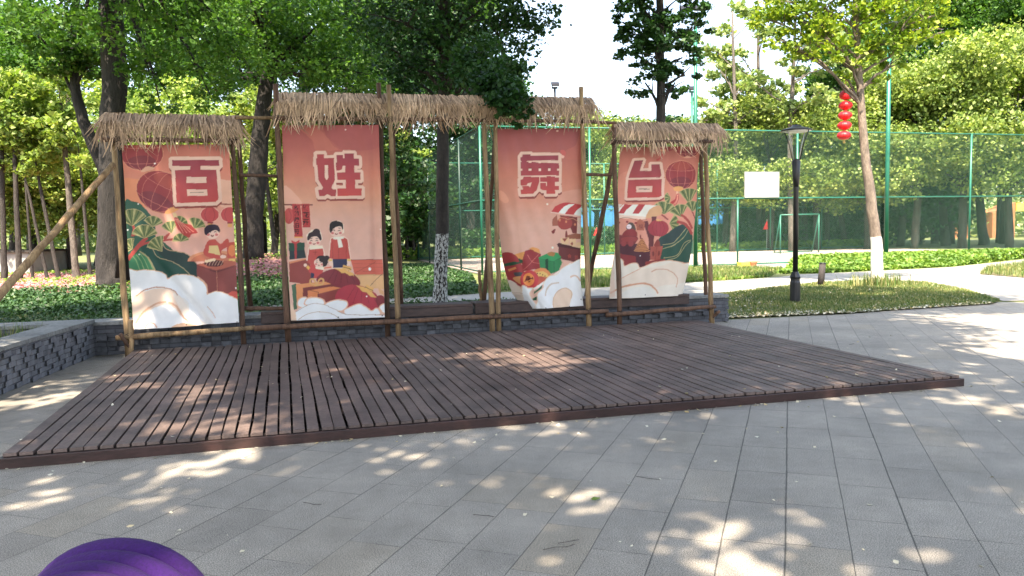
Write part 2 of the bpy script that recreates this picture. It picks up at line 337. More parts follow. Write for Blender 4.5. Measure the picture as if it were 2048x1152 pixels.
def patchy(p, sc, thr, rs, soft=.25):                 # cheap value-noise thinning
    g = rs.rand(64, 64); x = p[:, 0]/sc % 63; y = p[:, 1]/sc % 63; i = x.astype(int); j = y.astype(int); fx = x-i; fy = y-j
    v = (g[i, j]*(1-fx)+g[i+1, j]*fx)*(1-fy)+(g[i, j+1]*(1-fx)+g[i+1, j+1]*fx)*fy
    return p[v > thr+rs.uniform(-soft, soft, len(p))]

# low plants behind the wall, left half
lawn_poly = [L(-9, 6.0), L(6.0, 6.0), G(1000, 586), G(800, 598), G(430, 609)+Vector((0, 0, 0))]
wl = [L(-1.0, 6.05), L(6.2, 6.05), L(5.0, 9.5), L(-12, 9.0), L(-9, 6.05)]
band = [L(-12, 6.0), (-13, 21.5), (-8, 21), G(430, 618), G(700, 611), G(1000, 601), L(8.6, 5.95)]
p = patchy(scatter(band, 46000, rs), 1.1, .32, rs); p[:, 2] += rs.uniform(.0, .10, len(p))
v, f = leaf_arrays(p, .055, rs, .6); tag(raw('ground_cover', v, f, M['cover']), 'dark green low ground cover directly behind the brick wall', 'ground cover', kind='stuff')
back = [G(-120, 640), G(430, 618), G(800, 600), G(960, 588), C(-.4, 0), C(-.6, 9), (-8.5, 34), (-7.0, 26), (-11.5, 23.5), (-19, 22.5)]
p = patchy(scatter(back, 75000, rs), 1.7, .16, rs); p[:, 2] += rs.uniform(0, .13, len(p))
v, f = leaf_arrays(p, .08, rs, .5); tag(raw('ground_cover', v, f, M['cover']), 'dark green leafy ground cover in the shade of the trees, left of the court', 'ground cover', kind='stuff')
sheet('petal_ground', [(-26, 22), (-12, 22.5), (-7.5, 25), (-6.0, 29), (-9, 36), (-30, 38)], 0, M['petal_ground'])
o = S.objects['petal_ground']; me = o.data
import bmesh
bm = bmesh.new(); bm.from_mesh(me); bmesh.ops.triangulate(bm, faces=bm.faces); bmesh.ops.subdivide_edges(bm, edges=bm.edges, cuts=15, use_grid_fill=True)
for q in bm.verts: q.co.z = float(hm(q.co.x, q.co.y))+.012
bm.to_mesh(me); bm.free()
p = patchy(scatter([(-26, 22), (-12, 22.5), (-7.5, 25), (-6.0, 29), (-9, 36), (-30, 38)], 26000, rs), 2.2, .22, rs); p[:, 2] += .05
v, f = leaf_arrays(p, .09, rs, 2.0); tag(raw('fallen_blossom', v, f, M['pink']), 'pink fallen blossom scattered under the trees at the left', 'petals', kind='stuff')
p = patchy(scatter([(-26, 22), (-12, 22.5), (-7.5, 25), (-6.0, 29), (-9, 36), (-30, 38)], 16000, rs), 1.9, .55, rs); p[:, 2] += rs.uniform(.02, .12, len(p))
v, f = leaf_arrays(p, .10, rs, 1.0); tag(raw('ground_cover', v, f, M['cover_bright']), 'sunlit low weeds among the pink blossom', 'ground cover', kind='stuff')
# verge before the court fence, right
verge = [G(1560, 547), G(1640, 546), G(1740, 541), G(1900, 533), G(2048, 517), G(2400, 503), C(27, -.3), C(12.5, -.3), C(11.3, -1.5)]
p = scatter(verge, 42000, rs); e = np.clip((p[:, 1]-p[:, 0]*.27-23.5)/2.5, .25, 1); p[:, 2] += rs.uniform(0, .42, len(p))*e
v, f = leaf_arrays(p, .12, rs, .5); tag(raw('ground_cover', v, f, M['cover_bright']), 'bright green leafy ground cover along the foot of the court fence', 'ground cover', kind='stuff')
mead = [G(960, 585), G(1230, 573), G(1475, 559), G(1540, 554), C(10.2, -2.5), C(9.2, -.2), C(0, -.2)]
p = scatter(mead, 26000, rs)
blades('grass', p, .16, .008, rs, M['blade'], 'strip of grass between the path and the court fence')
p = patchy(p[:14000], 1.2, .45, rs); p[:, 2] += .05; v, f = leaf_arrays(p, .1, rs, .6); tag(raw('ground_cover', v, f, M['cover_bright']), 'patches of green weeds in front of the court fence, left of the gate', 'ground cover', kind='stuff')
# far verge beyond the court
p = scatter([C(0, 15.4), C(28, 15.4), C(40, 26), C(-6, 26)], 30000, rs); p[:, 2] += rs.uniform(0, .5, len(p)); v, f = leaf_arrays(p, .22, rs, .5)
tag(raw('ground_cover', v, f, M['cover_bright']), 'green undergrowth beyond the far court fence', 'ground cover', kind='stuff')
# grass island
p = scatter(isl, 60000, rs); p[:, 2] += .02; sel = (p[:, 0] > 5.2) | (rs.rand(len(p)) < .45)
blades('grass', p[sel], .06, .006, rs, M['blade'], 'rough green and straw coloured grass around the street lamp', lean=.9)
q = G(1755, 574); p = np.array([[q.x, q.y, .02]])+np.concatenate([rs.normal(size=(1600, 2))*[.32, .22], np.zeros((1600, 1))], 1)
blades('grass', p[:450], .32, .009, rs, M['blade'], 'tall grass tuft round the whitewashed trunk base', lean=.6)
p = scatter([G(1960, 549), G(2048, 556), G(2300, 560), G(2300, 530), G(2048, 529), G(1975, 538)], 9000, rs)
blades('grass', p, .2, .008, rs, M['blade'], 'dry grass beside the path at the right edge')
sheet('grass_verge', [G(1960, 549), G(2048, 556), G(2300, 560), G(2300, 530), G(2048, 529), G(1975, 538)], .02, M['island'])
# planter strip grass behind the side wall
p = scatter([L(-1.0, 1.5), L(-1.0, 5.3), L(-6, 5.35), L(-6, 1.5)], 9000, rs); p[:, 2] += .22
blades('grass', p, .3, .006, rs, M['blade'], 'dark grass in the planter behind the side wall')
sheet('planter_soil', [L(-.95, 1.0), L(-.95, 5.46), L(-7, 5.46), L(-7, 1.0)], .22, M['island'])
# litter on the paving
p = np.concatenate([scatter([(-5, 2), (10, 4), (11, 14), (4, 11), (-5, 5)], 260, rs), np.array([list(L(u, rs.uniform(-.12, .0) if rs.rand() < .8 else rs.uniform(-.5, 0), 0)) for u in rs.uniform(-.3, 8.3, 120)]), np.array([list(L(u, w_, .105)) for u, w_ in zip(rs.uniform(0, 8.2, 90), rs.uniform(0, 5, 90))])]); p[:, 2] += .006
v, f = leaf_arrays(p, .028, rs, 3.0); tag(raw('fallen_petals', v, f, M['petal']), 'small pale petals fallen on the deck and paving', 'petals', kind='stuff')
p = np.concatenate([scatter(isl, 700, rs), scatter([G(1447, 641), G(1447, 632), G(1700, 623), G(1985, 606), G(1985, 611), G(1700, 631)], 700, rs)]); p[:, 2] += .05; v, f = leaf_arrays(p, .04, rs, 2.0); tag(raw('fallen_petals', v, f, M['petal']), 'pale fallen petals along the edge of the grass bank', 'petals', kind='stuff')
m = MB(); rng = random.Random(8)
for (px, py, dx, dy) in [(1275, 955, .12, -.05), (945, 1030, .13, -.04), (1090, 1100, .16, .05), (1120, 1088, .1, .04), (640, 1010, -.1, .03), (1420, 700, .1, .02), (1700, 690, .1, .1)]:
    a = G(px, py, .006); pts = [a+Vector((dx*t+rng.uniform(-.01, .01), dy*t+rng.uniform(-.01, .01), .004)) for t in (0, .35, .7, 1)]; m.tube(pts, .0018, 5)
tag(m.build('twigs', M['bark_mid']), 'thin dry twigs lying on the paving', 'twigs', kind='stuff')
m = MB(); a = G(1192, 1000, .01); m.quad(a, a+Vector((.025, .01, .006)), a+Vector((.03, .04, .0)), a+Vector((-.01, .025, .012))); m.quad(a+Vector((-.02, 0, 0)), a, a+Vector((-.01, .025, .012)), a+Vector((-.03, .02, 0)))
tag(m.build('fallen_leaf', M['leaf_bright']), 'single bright green leaf lying on the grey paving', 'leaf')

# ------------------------------------------------------------------ wooden deck
deck = thing('wooden_deck', 'low dark brown slatted wooden stage deck in front of the banners', 'deck', L(4.1, 2.5))
rng = random.Random(3); NP = 80; pitch = 8.2/NP
for i in range(NP):
    m = MB(); u0 = i*pitch+.009; wdt = pitch-.017; off = 0; prev = None; segs = 10; joint = rng.choice([3, 4, 5, 6, 7]); dz = rng.uniform(-.004, .002)
    offs = [rng.uniform(-.0055, .0055) for _ in range(segs+1)]
    for k in range(segs):
        jump = .005*rng.choice([-1, 1]) if k == joint else 0; off += jump
        w0, w1 = k*5.11/segs-.006, (k+1)*5.11/segs-.006; e0 = .004 if k == 0 else 0
        if k == joint: w0 += .003; e0 = .001
        a0, a1 = u0+offs[k]+off, u0+offs[k+1]+off
        bl = [L(a0, w0+e0, .076), L(a0+wdt, w0+e0, .076), L(a1+wdt, w1, .076), L(a1, w1, .076)]; tl = [q+Vector((0, 0, .024+dz)) for q in bl]
        m.hexa(bl+tl)
    m.build('plank', M['deck'], deck)
for (a, b) in ((0, 4.62), (4.623, 8.215)):
    m = MB(); m.hexa([L(a-.012, -.045), L(b, -.045), L(b, -.012), L(a-.012, -.012), L(a-.012, -.045, .074), L(b, -.045, .074), L(b, -.012, .074), L(a-.012, -.012, .074)]); m.build('front_board', M['fascia'], deck, bevel=.003)
for a in (-.012, 8.185):
    m = MB(); m.hexa([L(a, -.011), L(a+.03, -.011), L(a+.03, 5.1), L(a, 5.1), L(a, -.011, .074), L(a+.03, -.011, .074), L(a+.03, 5.1, .074), L(a, 5.1, .074)]); m.build('side_board', M['fascia'], deck, bevel=.003)
m = MB()
for k in range(11):
    w0 = .03+k*.505; m.hexa([L(.02, w0), L(8.18, w0), L(8.18, w0+.05), L(.02, w0+.05), L(.02, w0, .075), L(8.18, w0, .075), L(8.18, w0+.05, .075), L(.02, w0+.05, .075)])
m.build('joists', M['under'], deck)
m = MB(); m.quad(L(.02, .02, .008), L(8.18, .02, .008), L(8.18, 5.1, .008), L(.02, 5.1, .008)); m.build('base_sheet', M['under'], deck)

# ------------------------------------------------------------------ brick walls
def uvbox(o, ax, ay):                     # side faces get metres along the wall / up
    me = o.data; uv = me.uv_layers.new(name='UVMap')
    for pl_ in me.polygons:
        for li in pl_.loop_indices:
            c = me.vertices[me.loops[li].vertex_index].co; n_ = pl_.normal
            uv.data[li].uv = (c.dot(ax if abs(n_.dot(ax)) < .5 else ay), c.z) if abs(n_.z) < .5 else (c.dot(ax), c.dot(ay))
wall = thing('brick_wall', 'long low dark slate brick wall behind the banner frame', 'wall', L(4, 5.7))
U1 = 8.93; m = MB(); m.hexa([L(-8, 5.5), L(U1-.02, 5.5), L(U1-.02, 5.92), L(-8, 5.92), L(-8, 5.5, .40), L(U1-.02, 5.5, .40), L(U1-.02, 5.92, .40), L(-8, 5.92, .40)])
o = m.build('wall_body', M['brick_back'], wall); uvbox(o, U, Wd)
m = MB(); rng = random.Random(4)
for r_, z in enumerate((.045, .125, .205, .285)):
    u = -.5+(.13 if r_ % 2 else 0)
    while u < U1-.1:
        if r_ in (1, 2) or rng.random() < .25:
            d_ = rng.uniform(.04, .065); m.box(L(u+.07, 5.5-d_/2+.001, z+.03), .125+rng.uniform(-.01, .01), d_, .062, U, Wd)
        u += .26
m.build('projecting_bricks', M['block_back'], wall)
m = MB(); rng = random.Random(5)
for z in range(6):                       # stepped slate ends on the right end
    for k in range(3): m.box(L(U1+.005+rng.uniform(-.01, .02), 5.57+k*.14, .035+z*.064), .06, .132, .056, U, Wd)
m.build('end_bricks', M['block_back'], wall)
m = MB(); u = -8
while u < U1:
    w_ = min(.6, U1+.03-u); m.hexa([L(u+.003, 5.47, .402), L(u+w_-.003, 5.47, .402), L(u+w_-.003, 5.95, .402), L(u+.003, 5.95, .402), L(u+.003, 5.47, .45), L(u+w_-.003, 5.47, .45), L(u+w_-.003, 5.95, .45), L(u+.003, 5.95, .45)]); u += .6
m.build('coping', M['coping'], wall, bevel=.004)
bench = thing('bench_top', 'dark brown wooden bench seat laid along the wall top behind the banners', 'bench', L(5, 5.5))
for (a, b) in ((1.6, 4.62), (4.66, 8.2)):
    for k in range(3):
        w0 = 5.40+k*.135; m = MB(); m.hexa([L(a, w0, .453), L(b, w0, .453), L(b, w0+.12, .453), L(a, w0+.12, .453), L(a, w0, .492), L(b, w0, .492), L(b, w0+.12, .492), L(a, w0+.12, .492)]); m.build('seat_slat', M['seat_wood'], bench, bevel=.004)
    m = MB(); m.hexa([L(a, 5.405, .33), L(b, 5.405, .33), L(b, 5.445, .33), L(a, 5.445, .33), L(a, 5.405, .45), L(b, 5.405, .45), L(b, 5.445, .45), L(a, 5.445, .45)]); m.build('front_rail', M['seat_wood'], bench, bevel=.004)
sw = thing('brick_wall', 'short slate brick planter wall running toward the viewer at the left', 'wall', L(-.8, 3.5))
def SL(a, w, z=0): return L(-.53-.14*(5.47-w)+a, w, z)
m = MB(); m.hexa([SL(-.32, .8), SL(0, .8), SL(0, 5.498), SL(-.32, 5.498), SL(-.32, .8, .44), SL(0, .8, .44), SL(0, 5.498, .44), SL(-.32, 5.498, .44)]); o = m.build('wall_body', M['brick'], sw); uvbox(o, Wd, U)
m = MB(); rng = random.Random(15)
for z in range(7):
    w_ = .85+(.11 if z % 2 else 0)
    while w_ < 5.3:
        ln = rng.choice([.28, .36, .42]); dd = rng.choice([.002, .003, .004, .003]); a = SL(dd/2, w_+ln/2, .031+z*.06)
        m.box(a, dd, ln-.006, .055, U, Wd); w_ += ln
m.build('face_bricks', M['brick_block'], sw)
m = MB(); w_ = .8
while w_ < 5.4:
    e = min(.55, 5.465-w_); m.hexa([SL(-.35, w_+.003, .442), SL(.03, w_+.003, .442), SL(.03, w_+e-.003, .442), SL(-.35, w_+e-.003, .442), SL(-.35, w_+.003, .49), SL(.03, w_+.003, .49), SL(.03, w_+e-.003, .49), SL(-.35, w_+e-.003, .49)]); w_ += .55
m.build('coping', M['coping'], sw, bevel=.004)

# ------------------------------------------------------------------ pole frame with thatch
FW = 5.22
frame = thing('pole_frame', 'rustic frame of tied wooden poles with three straw thatched tops', 'frame', L(4, FW))
rng = random.Random(12)
def pole(a, b, r0, r1, mat, name='post', n=7, wob=.012):
    a, b = Vector(a), Vector(b); m = MB(); pts = []; rr = []
    for k in range(n+1):
        t = k/n; j = Vector((rng.uniform(-wob, wob), rng.uniform(-wob, wob), rng.uniform(-wob, wob)*.5)) if 0 < k < n else Vector((0, 0, 0)); pts.append(a.lerp(b, t)+j); rr.append((r0*(1-t)+r1*t)*(1+rng.uniform(-.07, .07)))
    # knots: extra rings
    m.tube(pts, rr, 12, True, rng, .04); return m.build(name, mat, frame, smooth=True)
lt, dk = M['pole_light'], M['pole_dark']
def post(bx, by, tx, ty, r0, r1, mat, w=FW, name='post'):
    b = P(bx, by, w); t = P(tx, ty, w)
    if b.z > .02: d = (t-b).normalized(); b = b-d*(b.z/d.z)
    b.z = 0; return pole(b, t, r0, r1, mat, name)
post(257, 712, 226, 268, .043, .033, lt)
post(488, 690, 464, 265, .038, .03, dk, FW+.02)
post(263, 712, 262, 640, .034, .032, lt, FW-.1, 'stub_post')
post(577, 685, 551, 168, .042, .035, dk)
post(776, 680, 757, 166, .038, .033, dk, FW+.12)
post(797, 675, 777, 170, .038, .032, lt, FW-.06)
post(985, 662, 968, 246, .040, .033, lt, FW-.05)
post(998, 662, 991, 246, .037, .030, lt, FW+.1)
post(1178, 652, 1162, 174, .042, .033, lt)
post(1239, 645, 1228, 255, .040, .034, dk, FW-.04)
post(1424, 645, 1408, 268, .040, .032, lt)
# rear posts and braces
def rear(x0, y0, x1, y1, w0, w1, r, mat, name='brace'): return pole(P(x0, y0, w0), P(x1, y1, w1), r, r*.85, mat, name)
rear(502, 622, 478, 285, FW+.62, FW+.2, .035, dk)
rear(803, 612, 786, 260, FW+.75, FW+.2, .035, dk)
rear(968, 606, 992, 250, FW+.75, FW+.2, .033, dk)
rear(1170, 606, 1230, 300, FW+.75, FW+.15, .038, dk)
rear(962, 606, 959, 540, FW+.78, FW+.78, .03, lt, 'stub_post')
rear(1412, 640, 1402, 300, FW+.4, FW+.15, .035, dk)
rear(572, 615, 558, 350, FW+.7, FW+.1, .03, dk)
# cross rails
rear(478, 350, 560, 352, FW+.07, FW+.07, .026, dk, 'rail'); rear(1166, 349, 1232, 350, FW+.07, FW+.07, .026, dk, 'rail')
rear(487, 617, 580, 617, FW+.12, FW+.12, .032, dk, 'rail')
rear(470, 235, 556, 236, FW+.06, FW+.06, .026, lt, 'rail'); rear(1180, 243, 1232, 246, FW+.06, FW+.06, .026, dk, 'rail')
rear(232, 676, 510, 655, FW-.08, FW-.08, .037, lt, 'rail'); rear(508, 657, 1216, 622, FW-.08, FW-.08, .038, dk, 'rail'); rear(1212, 630, 1431, 613, FW-.1, FW-.1, .037, dk, 'rail')
rear(205, 279, 478, 281, FW-.05, FW-.05, .032, dk, 'rail'); rear(548, 236, 1192, 243, FW-.05, FW-.05, .032, dk, 'rail'); rear(1222, 284, 1428, 283, FW-.05, FW-.05, .032, dk, 'rail')
rear(212, 236, 484, 238, FW+.26, FW+.26, .03, dk, 'rail'); rear(548, 196, 1186, 203, FW+.26, FW+.26, .03, dk, 'rail'); rear(1226, 250, 1434, 253, FW+.26, FW+.26, .03, dk, 'rail')
a = P(226, 328, FW-.05); b = D(-2, 592, 8.9); d = (b-a); b2 = a+d*((a.z-.45)/(a.z-b.z)); pole(b2, a, .052, .036, lt, 'diagonal_brace', 12, .008)
# short forked feet at the two ends
rear(240, 668, 264, 700, FW-.16, FW-.1, .028, dk, 'tie_block'); rear(1440, 622, 1418, 640, FW-.1, FW+.02, .026, dk, 'tie_block')
# wire lashings where poles cross
for (x, y) in [(233, 283), (258, 674), (467, 285), (486, 657), (554, 240), (575, 652), (758, 241), (779, 243), (795, 642), (969, 244), (984, 633), (996, 632), (1164, 244), (1176, 622), (1230, 284), (1237, 628), (1408, 284), (1422, 614)]:
    c = P(x, y, FW-.04)
    m = MB(); m.tube([c+U*(.055*math.cos(t))+Wd*(.075*math.sin(t))+Vector((0, 0, -.03+t*.0024+.03*math.cos(t*1.04))) for t in [i*math.pi/6 for i in range(49)]], .003, 5, True); m.build('lashing', M['under'], frame)
def thatch(x0, x1, ya, yb, eave, seed, dens=620, flare=0.0):
    rg = np.random.RandomState(seed); A = P(x0, ya, FW+.22); B = P(x1, yb, FW+.22); ln = (B-A).length; n = int(ln*dens)
    allv = []; allf = []; base = 0; K = 6
    # thick mat under the strands
    s = rg.uniform(0, 1, n); lay = rg.rand(n); start = np.where(lay < .6, 0, rg.uniform(0, .3, n)); length = eave*rg.uniform(.72, 1.1, n); lng = rg.rand(n) < .035; length[lng] *= rg.uniform(1.1, 1.35, lng.sum())
    length *= .9+.2*np.sin(s*ln*3.1+seed)*np.sin(s*ln*7.7)
    side = rg.normal(0, .13, n)+.16*np.sin(s*ln*5+seed)*rg.rand(n); wid = rg.uniform(.004, .012, n); off = rg.uniform(-.012, .035, n)
    back_ = rg.rand(n) < .28
    V = np.empty((n, K, 2, 3)); Uv = np.array(U); Wv = np.array(Wd); Z = np.array([0, 0, 1.])
    A_ = np.array(A); dAB = np.array(B-A)
    for k in range(K):
        t = k/(K-1); q = start+t*length                      # metres along the fall
        slope = .27                                         # straw runs over the front rail, then hangs
        fw_ = np.where(q < slope, q*.80, slope*.80+(q-slope)*.30); dn = np.where(q < slope, q*.62, slope*.62+(q-slope)*.94)
        fw_ = np.where(back_, -fw_*.7, fw_)
        pos = A_+dAB*s[:, None]+Uv*(side*q*(.5+t))[:, None]-Wv*(fw_+off*t+.02)[:, None]+Z*(off*.8-dn+.03*np.sin(t*3+s*40)*0+rg.normal(0, .004, n))[:, None]
        if flare: pos += Uv*(-flare*np.exp(-s*ln/.18)*q)[:, None]+Uv*(flare*.4*np.exp(-(1-s)*ln/.15)*q)[:, None]
        w_ = wid*(1-.75*t**3); V[:, k, 0] = pos-Uv*w_[:, None]; V[:, k, 1] = pos+Uv*w_[:, None]
    ix = np.arange(n)[:, None]*K*2; fs = [ix+np.array([k*2, k*2+1, k*2+3, k*2+2]) for k in range(K-1)]
    raw('thatch_roof', V.reshape(-1, 3), np.concatenate(fs, 0), M['thatch'], frame)
thatch(211, 479, 229, 235, .40, 1, 620, .22); thatch(552, 1182, 188, 198, .42, 2, 640, .06); thatch(1226, 1434, 246, 250, .39, 3, 640, .12)

# ------------------------------------------------------------------ banners: artwork is drawn in numpy, then carried by the cloth mesh
SS = 3
class Art:
    def __init__(s, x0, y0, x1, y1):
        s.x0, s.y0 = x0, y0; s.w, s.h = int((x1-x0)*SS), int((y1-y0)*SS); s.im = np.zeros((s.h, s.w, 3)); s.T(0, 0, 1)
    def T(s, ox, oy, k, dy=0): s.o = (ox, oy, k, dy)
    def tr(s, pts): ox, oy, k, dy = s.o; return [((ox+x/k-s.x0)*SS, (oy+(y+dy)/k-s.y0)*SS) for x, y in pts]
    def mask(s, q):
        xs = [a[0] for a in q]; ys = [a[1] for a in q]; a0, a1 = max(0, int(min(xs))), min(s.w, int(max(xs))+2); b0, b1 = max(0, int(min(ys))), min(s.h, int(max(ys))+2)
        if a1 <= a0 or b1 <= b0: return None
        X, Y = np.meshgrid(np.arange(a0, a1)+.5, np.arange(b0, b1)+.5); c = np.zeros(X.shape, bool); k = len(q)
        for i in range(k):
            (x0, y0), (x1, y1) = q[i], q[(i+1) % k]
            if y0 == y1: continue
            c ^= ((y0 > Y) != (y1 > Y)) & (X < (x1-x0)*(Y-y0)/(y1-y0)+x0)
        return (slice(b0, b1), slice(a0, a1)), c
    def fill(s, q, col, al=1.0):
        r = s.mask(q)
        if r is None: return
        sl_, c = r; v = np.array(lin(col)); s.im[sl_][c] = s.im[sl_][c]*(1-al)+v*al
    def poly(s, pts, col, al=1.0): s.fill(s.tr(pts), col, al)
    def smooth(s, pts, col, al=1.0, n=6): s.poly(spl(pts, n, True), col, al)
    def ell(s, x, y, rx, ry, col, rot=0, al=1.0, a0=0, a1=360):
        c_, s_ = math.cos(R(rot)), math.sin(R(rot)); pts = []
        for i in range(41):
            t = R(a0+(a1-a0)*i/40); u, v = rx*math.cos(t), ry*math.sin(t); pts.append((x+u*c_-v*s_, y+u*s_+v*c_))
        s.poly(pts, col, al)
    def line(s, pts, wd, col, al=1.0, sm=True):
        pts = spl(pts, 6, False) if sm and len(pts) > 2 else pts; q = s.tr(pts); h = wd*SS/2/s.o[2]
        for i in range(len(q)-1):
            (x0, y0), (x1, y1) = q[i], q[i+1]; l = math.hypot(x1-x0, y1-y0) or 1; nx, ny = -(y1-y0)/l*h, (x1-x0)/l*h; ex, ey = (x1-x0)/l*h*.5, (y1-y0)/l*h*.5
            s.fill([(x0-ex+nx, y0-ey+ny), (x1+ex+nx, y1+ey+ny), (x1+ex-nx, y1+ey-ny), (x0-ex-nx, y0-ey-ny)], col, al)
    def vgrad(s, stops):
        ys = np.array([(y-s.y0)*SS for y, _ in stops]); cs = np.array([lin(c) for _, c in stops]); Y = np.arange(s.h)
        s.im[:] = np.stack([np.interp(Y, ys, cs[:, i]) for i in range(3)], -1)[:, None, :]
    def glyph(s, polys, holes, base, grad, border=42, shadow=(130, 50, 45), bcol=(208, 172, 158), k=1.0):
        """bold character: shadow, pale outline, red face (polygons in the current zoom)"""
        g = border*k
        for p_ in polys: s.grow([(x+2*k, y+32*k) for x, y in p_], g*.85, shadow)
        for p_ in polys: s.grow(p_, g, bcol)
        for p_ in polys: s.poly(p_, base)
        for p_ in polys: s.shade(p_, grad)
        for p_ in holes: s.poly(p_, bcol)
    def shade(s, p_, grad):
        r = s.mask(s.tr(p_)); sl_, c = r; (ya, ca), (yb, cb) = grad; q = s.tr([(0, ya), (0, yb)]); Y = np.arange(sl_[0].start, sl_[0].stop); t = np.clip((Y-q[0][1])/(q[1][1]-q[0][1]), 0, 1)[:, None]
        col = np.array(lin(ca))*(1-t)+np.array(lin(cb))*t; full = np.repeat(col[:, None, :], c.shape[1], 1); s.im[sl_][c] = full[c]
    def grow(s, pts, g, col):
        s.poly(pts, col); n = len(pts); s.line(pts+[pts[0]], g*2, col, sm=False)
        for (x, y) in pts: s.ell(x, y, g, g, col)
    def text(s, body, x, y, size, col, rot=0, vertical=True, fat=0):
        for i, ch in enumerate(body):
            cu = bpy.data.curves.new('glyph', 'FONT'); cu.body = ch; cu.size = 1; cu.offset = fat; ob = bpy.data.objects.new('glyph', cu); COL.objects.link(ob)
            bpy.context.view_layer.update(); me = bpy.data.meshes.new_from_object(ob.evaluated_get(bpy.context.evaluated_depsgraph_get()))
            bpy.data.objects.remove(ob); bpy.data.curves.remove(cu)
            c_, s_ = math.cos(R(rot)), math.sin(R(rot)); cx, cy = (x, y+i*size*1.12) if vertical else (x+i*size*1.05, y)
            for pg in me.polygons:
                pp = []
                for vi in pg.vertices:
                    c = me.vertices[vi].co; u, v = (c.x-.45)*size, -(c.y-.35)*size; pp.append((cx+u*c_-v*s_, cy+u*s_+v*c_))
                s.poly(pp, col)
            bpy.data.meshes.remove(me)
    def done(s, rng=None):
        h, w = s.h//SS, s.w//SS; return s.im[:h*SS, :w*SS].reshape(h, SS, w, SS, 3).mean((1, 3))
def spl(pts, n, closed):
    k = len(pts); out = []; rg = range(k) if closed else range(k-1)
    for i in rg:
        g = (lambda j: pts[j % k]) if closed else (lambda j: pts[max(0, min(k-1, j))]); p0, p1, p2, p3 = g(i-1), g(i), g(i+1), g(i+2)
        for t in [j/n for j in range(n)]:
            out.append(tuple(.5*((2*p1[d])+(-p0[d]+p2[d])*t+(2*p0[d]-5*p1[d]+4*p2[d]-p3[d])*t*t+(-p0[d]+3*p1[d]-3*p2[d]+p3[d])*t**3) for d in (0, 1)))
    if not closed: out.append(pts[-1])
    return out
GOLD = (200, 150, 105); PALE = (214, 180, 165); WHT = (222, 226, 238); BEI = (208, 180, 160)
def fan_leaf(A, x, y, r, d0, d1):
    n = 7; rim = [(x+r*math.cos(R(d0+(d1-d0)*i/n)), y+r*math.sin(R(d0+(d1-d0)*i/n))) for i in range(n+1)]
    A.poly([(x, y)]+rim, (95, 108, 62))
    for i in range(0, n, 2): A.poly([(x, y), rim[i], ((rim[i][0]+rim[i+1][0])/2, (rim[i][1]+rim[i+1][1])/2)], (160, 155, 105))
    for i in range(1, n, 2): A.poly([(x, y), rim[i], ((rim[i][0]*2+rim[i+1][0])/3, (rim[i][1]*2+rim[i+1][1])/3)], (55, 80, 50))
    A.line([(x, y)]+rim+[(x, y)], 5, (185, 165, 115), sm=False)
def lantern(A, x, y, rx, ry, rot=0, col=(140, 45, 52), lines=True):
    A.ell(x, y, rx+6, ry+6, (205, 140, 110), rot); A.ell(x, y, rx, ry, col, rot)
    c_, s_ = math.cos(R(rot)), math.sin(R(rot))
    A.ell(x-s_*ry*.55, y+c_*ry*.55, rx*.72, ry*.42, (108, 38, 52), rot, .75)
    A.ell(x+s_*ry*.6, y-c_*ry*.6, rx*.55, ry*.3, (165, 75, 55), rot, .45)
    if lines:
        for k in (-.75, -.25, .3, .78):
            A.line([(x+k*rx*math.cos(R(t))*c_-ry*math.sin(R(t))*s_, y+k*rx*math.cos(R(t))*s_+ry*math.sin(R(t))*c_) for t in range(-80, 81, 20)], 4.5, (196, 112, 98))
        for k in (-.45, .45):
            A.line([(x+rx*math.sqrt(1-k*k*.8)*math.cos(R(t))*c_-(k*ry+ry*.18*math.sin(R(t)))*s_, y+rx*math.sqrt(1-k*k*.8)*math.cos(R(t))*s_+(k*ry+ry*.18*math.sin(R(t)))*c_) for t in range(180, -1, -20)], 4.5, (196, 112, 98))
def face(A, x, y, r, smile=True):
    A.ell(x, y, r, r*.92, (222, 180, 168))
    for sx in (-1, 1):
        A.line([(x+sx*r*.6, y-r*.02), (x+sx*r*.42, y-r*.12), (x+sx*r*.25, y-r*.02)], r*.1, (50, 30, 35)); A.line([(x+sx*r*.62, y-r*.35), (x+sx*r*.28, y-r*.42)], r*.1, (50, 30, 35), sm=False)
        A.ell(x+sx*r*.6, y+r*.32, r*.24, r*.2, (190, 105, 105))
    A.line([(x-r*.18, y+r*.42), (x, y+r*.55), (x+r*.18, y+r*.42)], r*.13, (120, 35, 40))
# --- banner one
A = Art(236, 282, 486, 668); A.vgrad([(285, (172, 92, 80)), (340, (196, 116, 95)), (420, (200, 140, 122)), (520, (205, 160, 150)), (668, (205, 165, 150))])
A.T(240, 285, 6.0625)
A.smooth([(30, 460), (160, 440), (300, 500), (300, 800), (30, 800)], (205, 128, 92)); A.smooth([(1180, 480), (1270, 455), (1400, 500), (1420, 760), (1200, 760)], (206, 158, 138))
A.smooth([(430, 20), (560, 200), (600, 420), (500, 420), (380, 20)], (186, 105, 86), .6)
lantern(A, 262, 130, 255, 205); A.smooth([(255, 335), (330, 290), (405, 300), (400, 325), (330, 345), (270, 358)], (200, 150, 125))
A.smooth([(50, 760), (150, 715), (240, 740), (330, 830), (420, 960), (440, 1200), (520, 1200), (700, 1400), (520, 1600), (60, 1600)], (38, 82, 66))
A.poly([(240, 1240), (520, 1240), (600, 1300), (800, 1350), (925, 1470), (930, 1640), (400, 1640)], (22, 68, 60)); A.smooth([(500, 1250), (640, 1330), (800, 1345), (925, 1460), (930, 1640), (880, 1620), (760, 1500), (560, 1420), (440, 1300)], (25, 50, 50))
A.line([(395, 1290), (460, 1390), (620, 1440), (760, 1520), (860, 1615)], 8, (165, 145, 110)); A.line([(520, 1230), (580, 1300), (800, 1345), (925, 1465)], 9, (170, 140, 110))
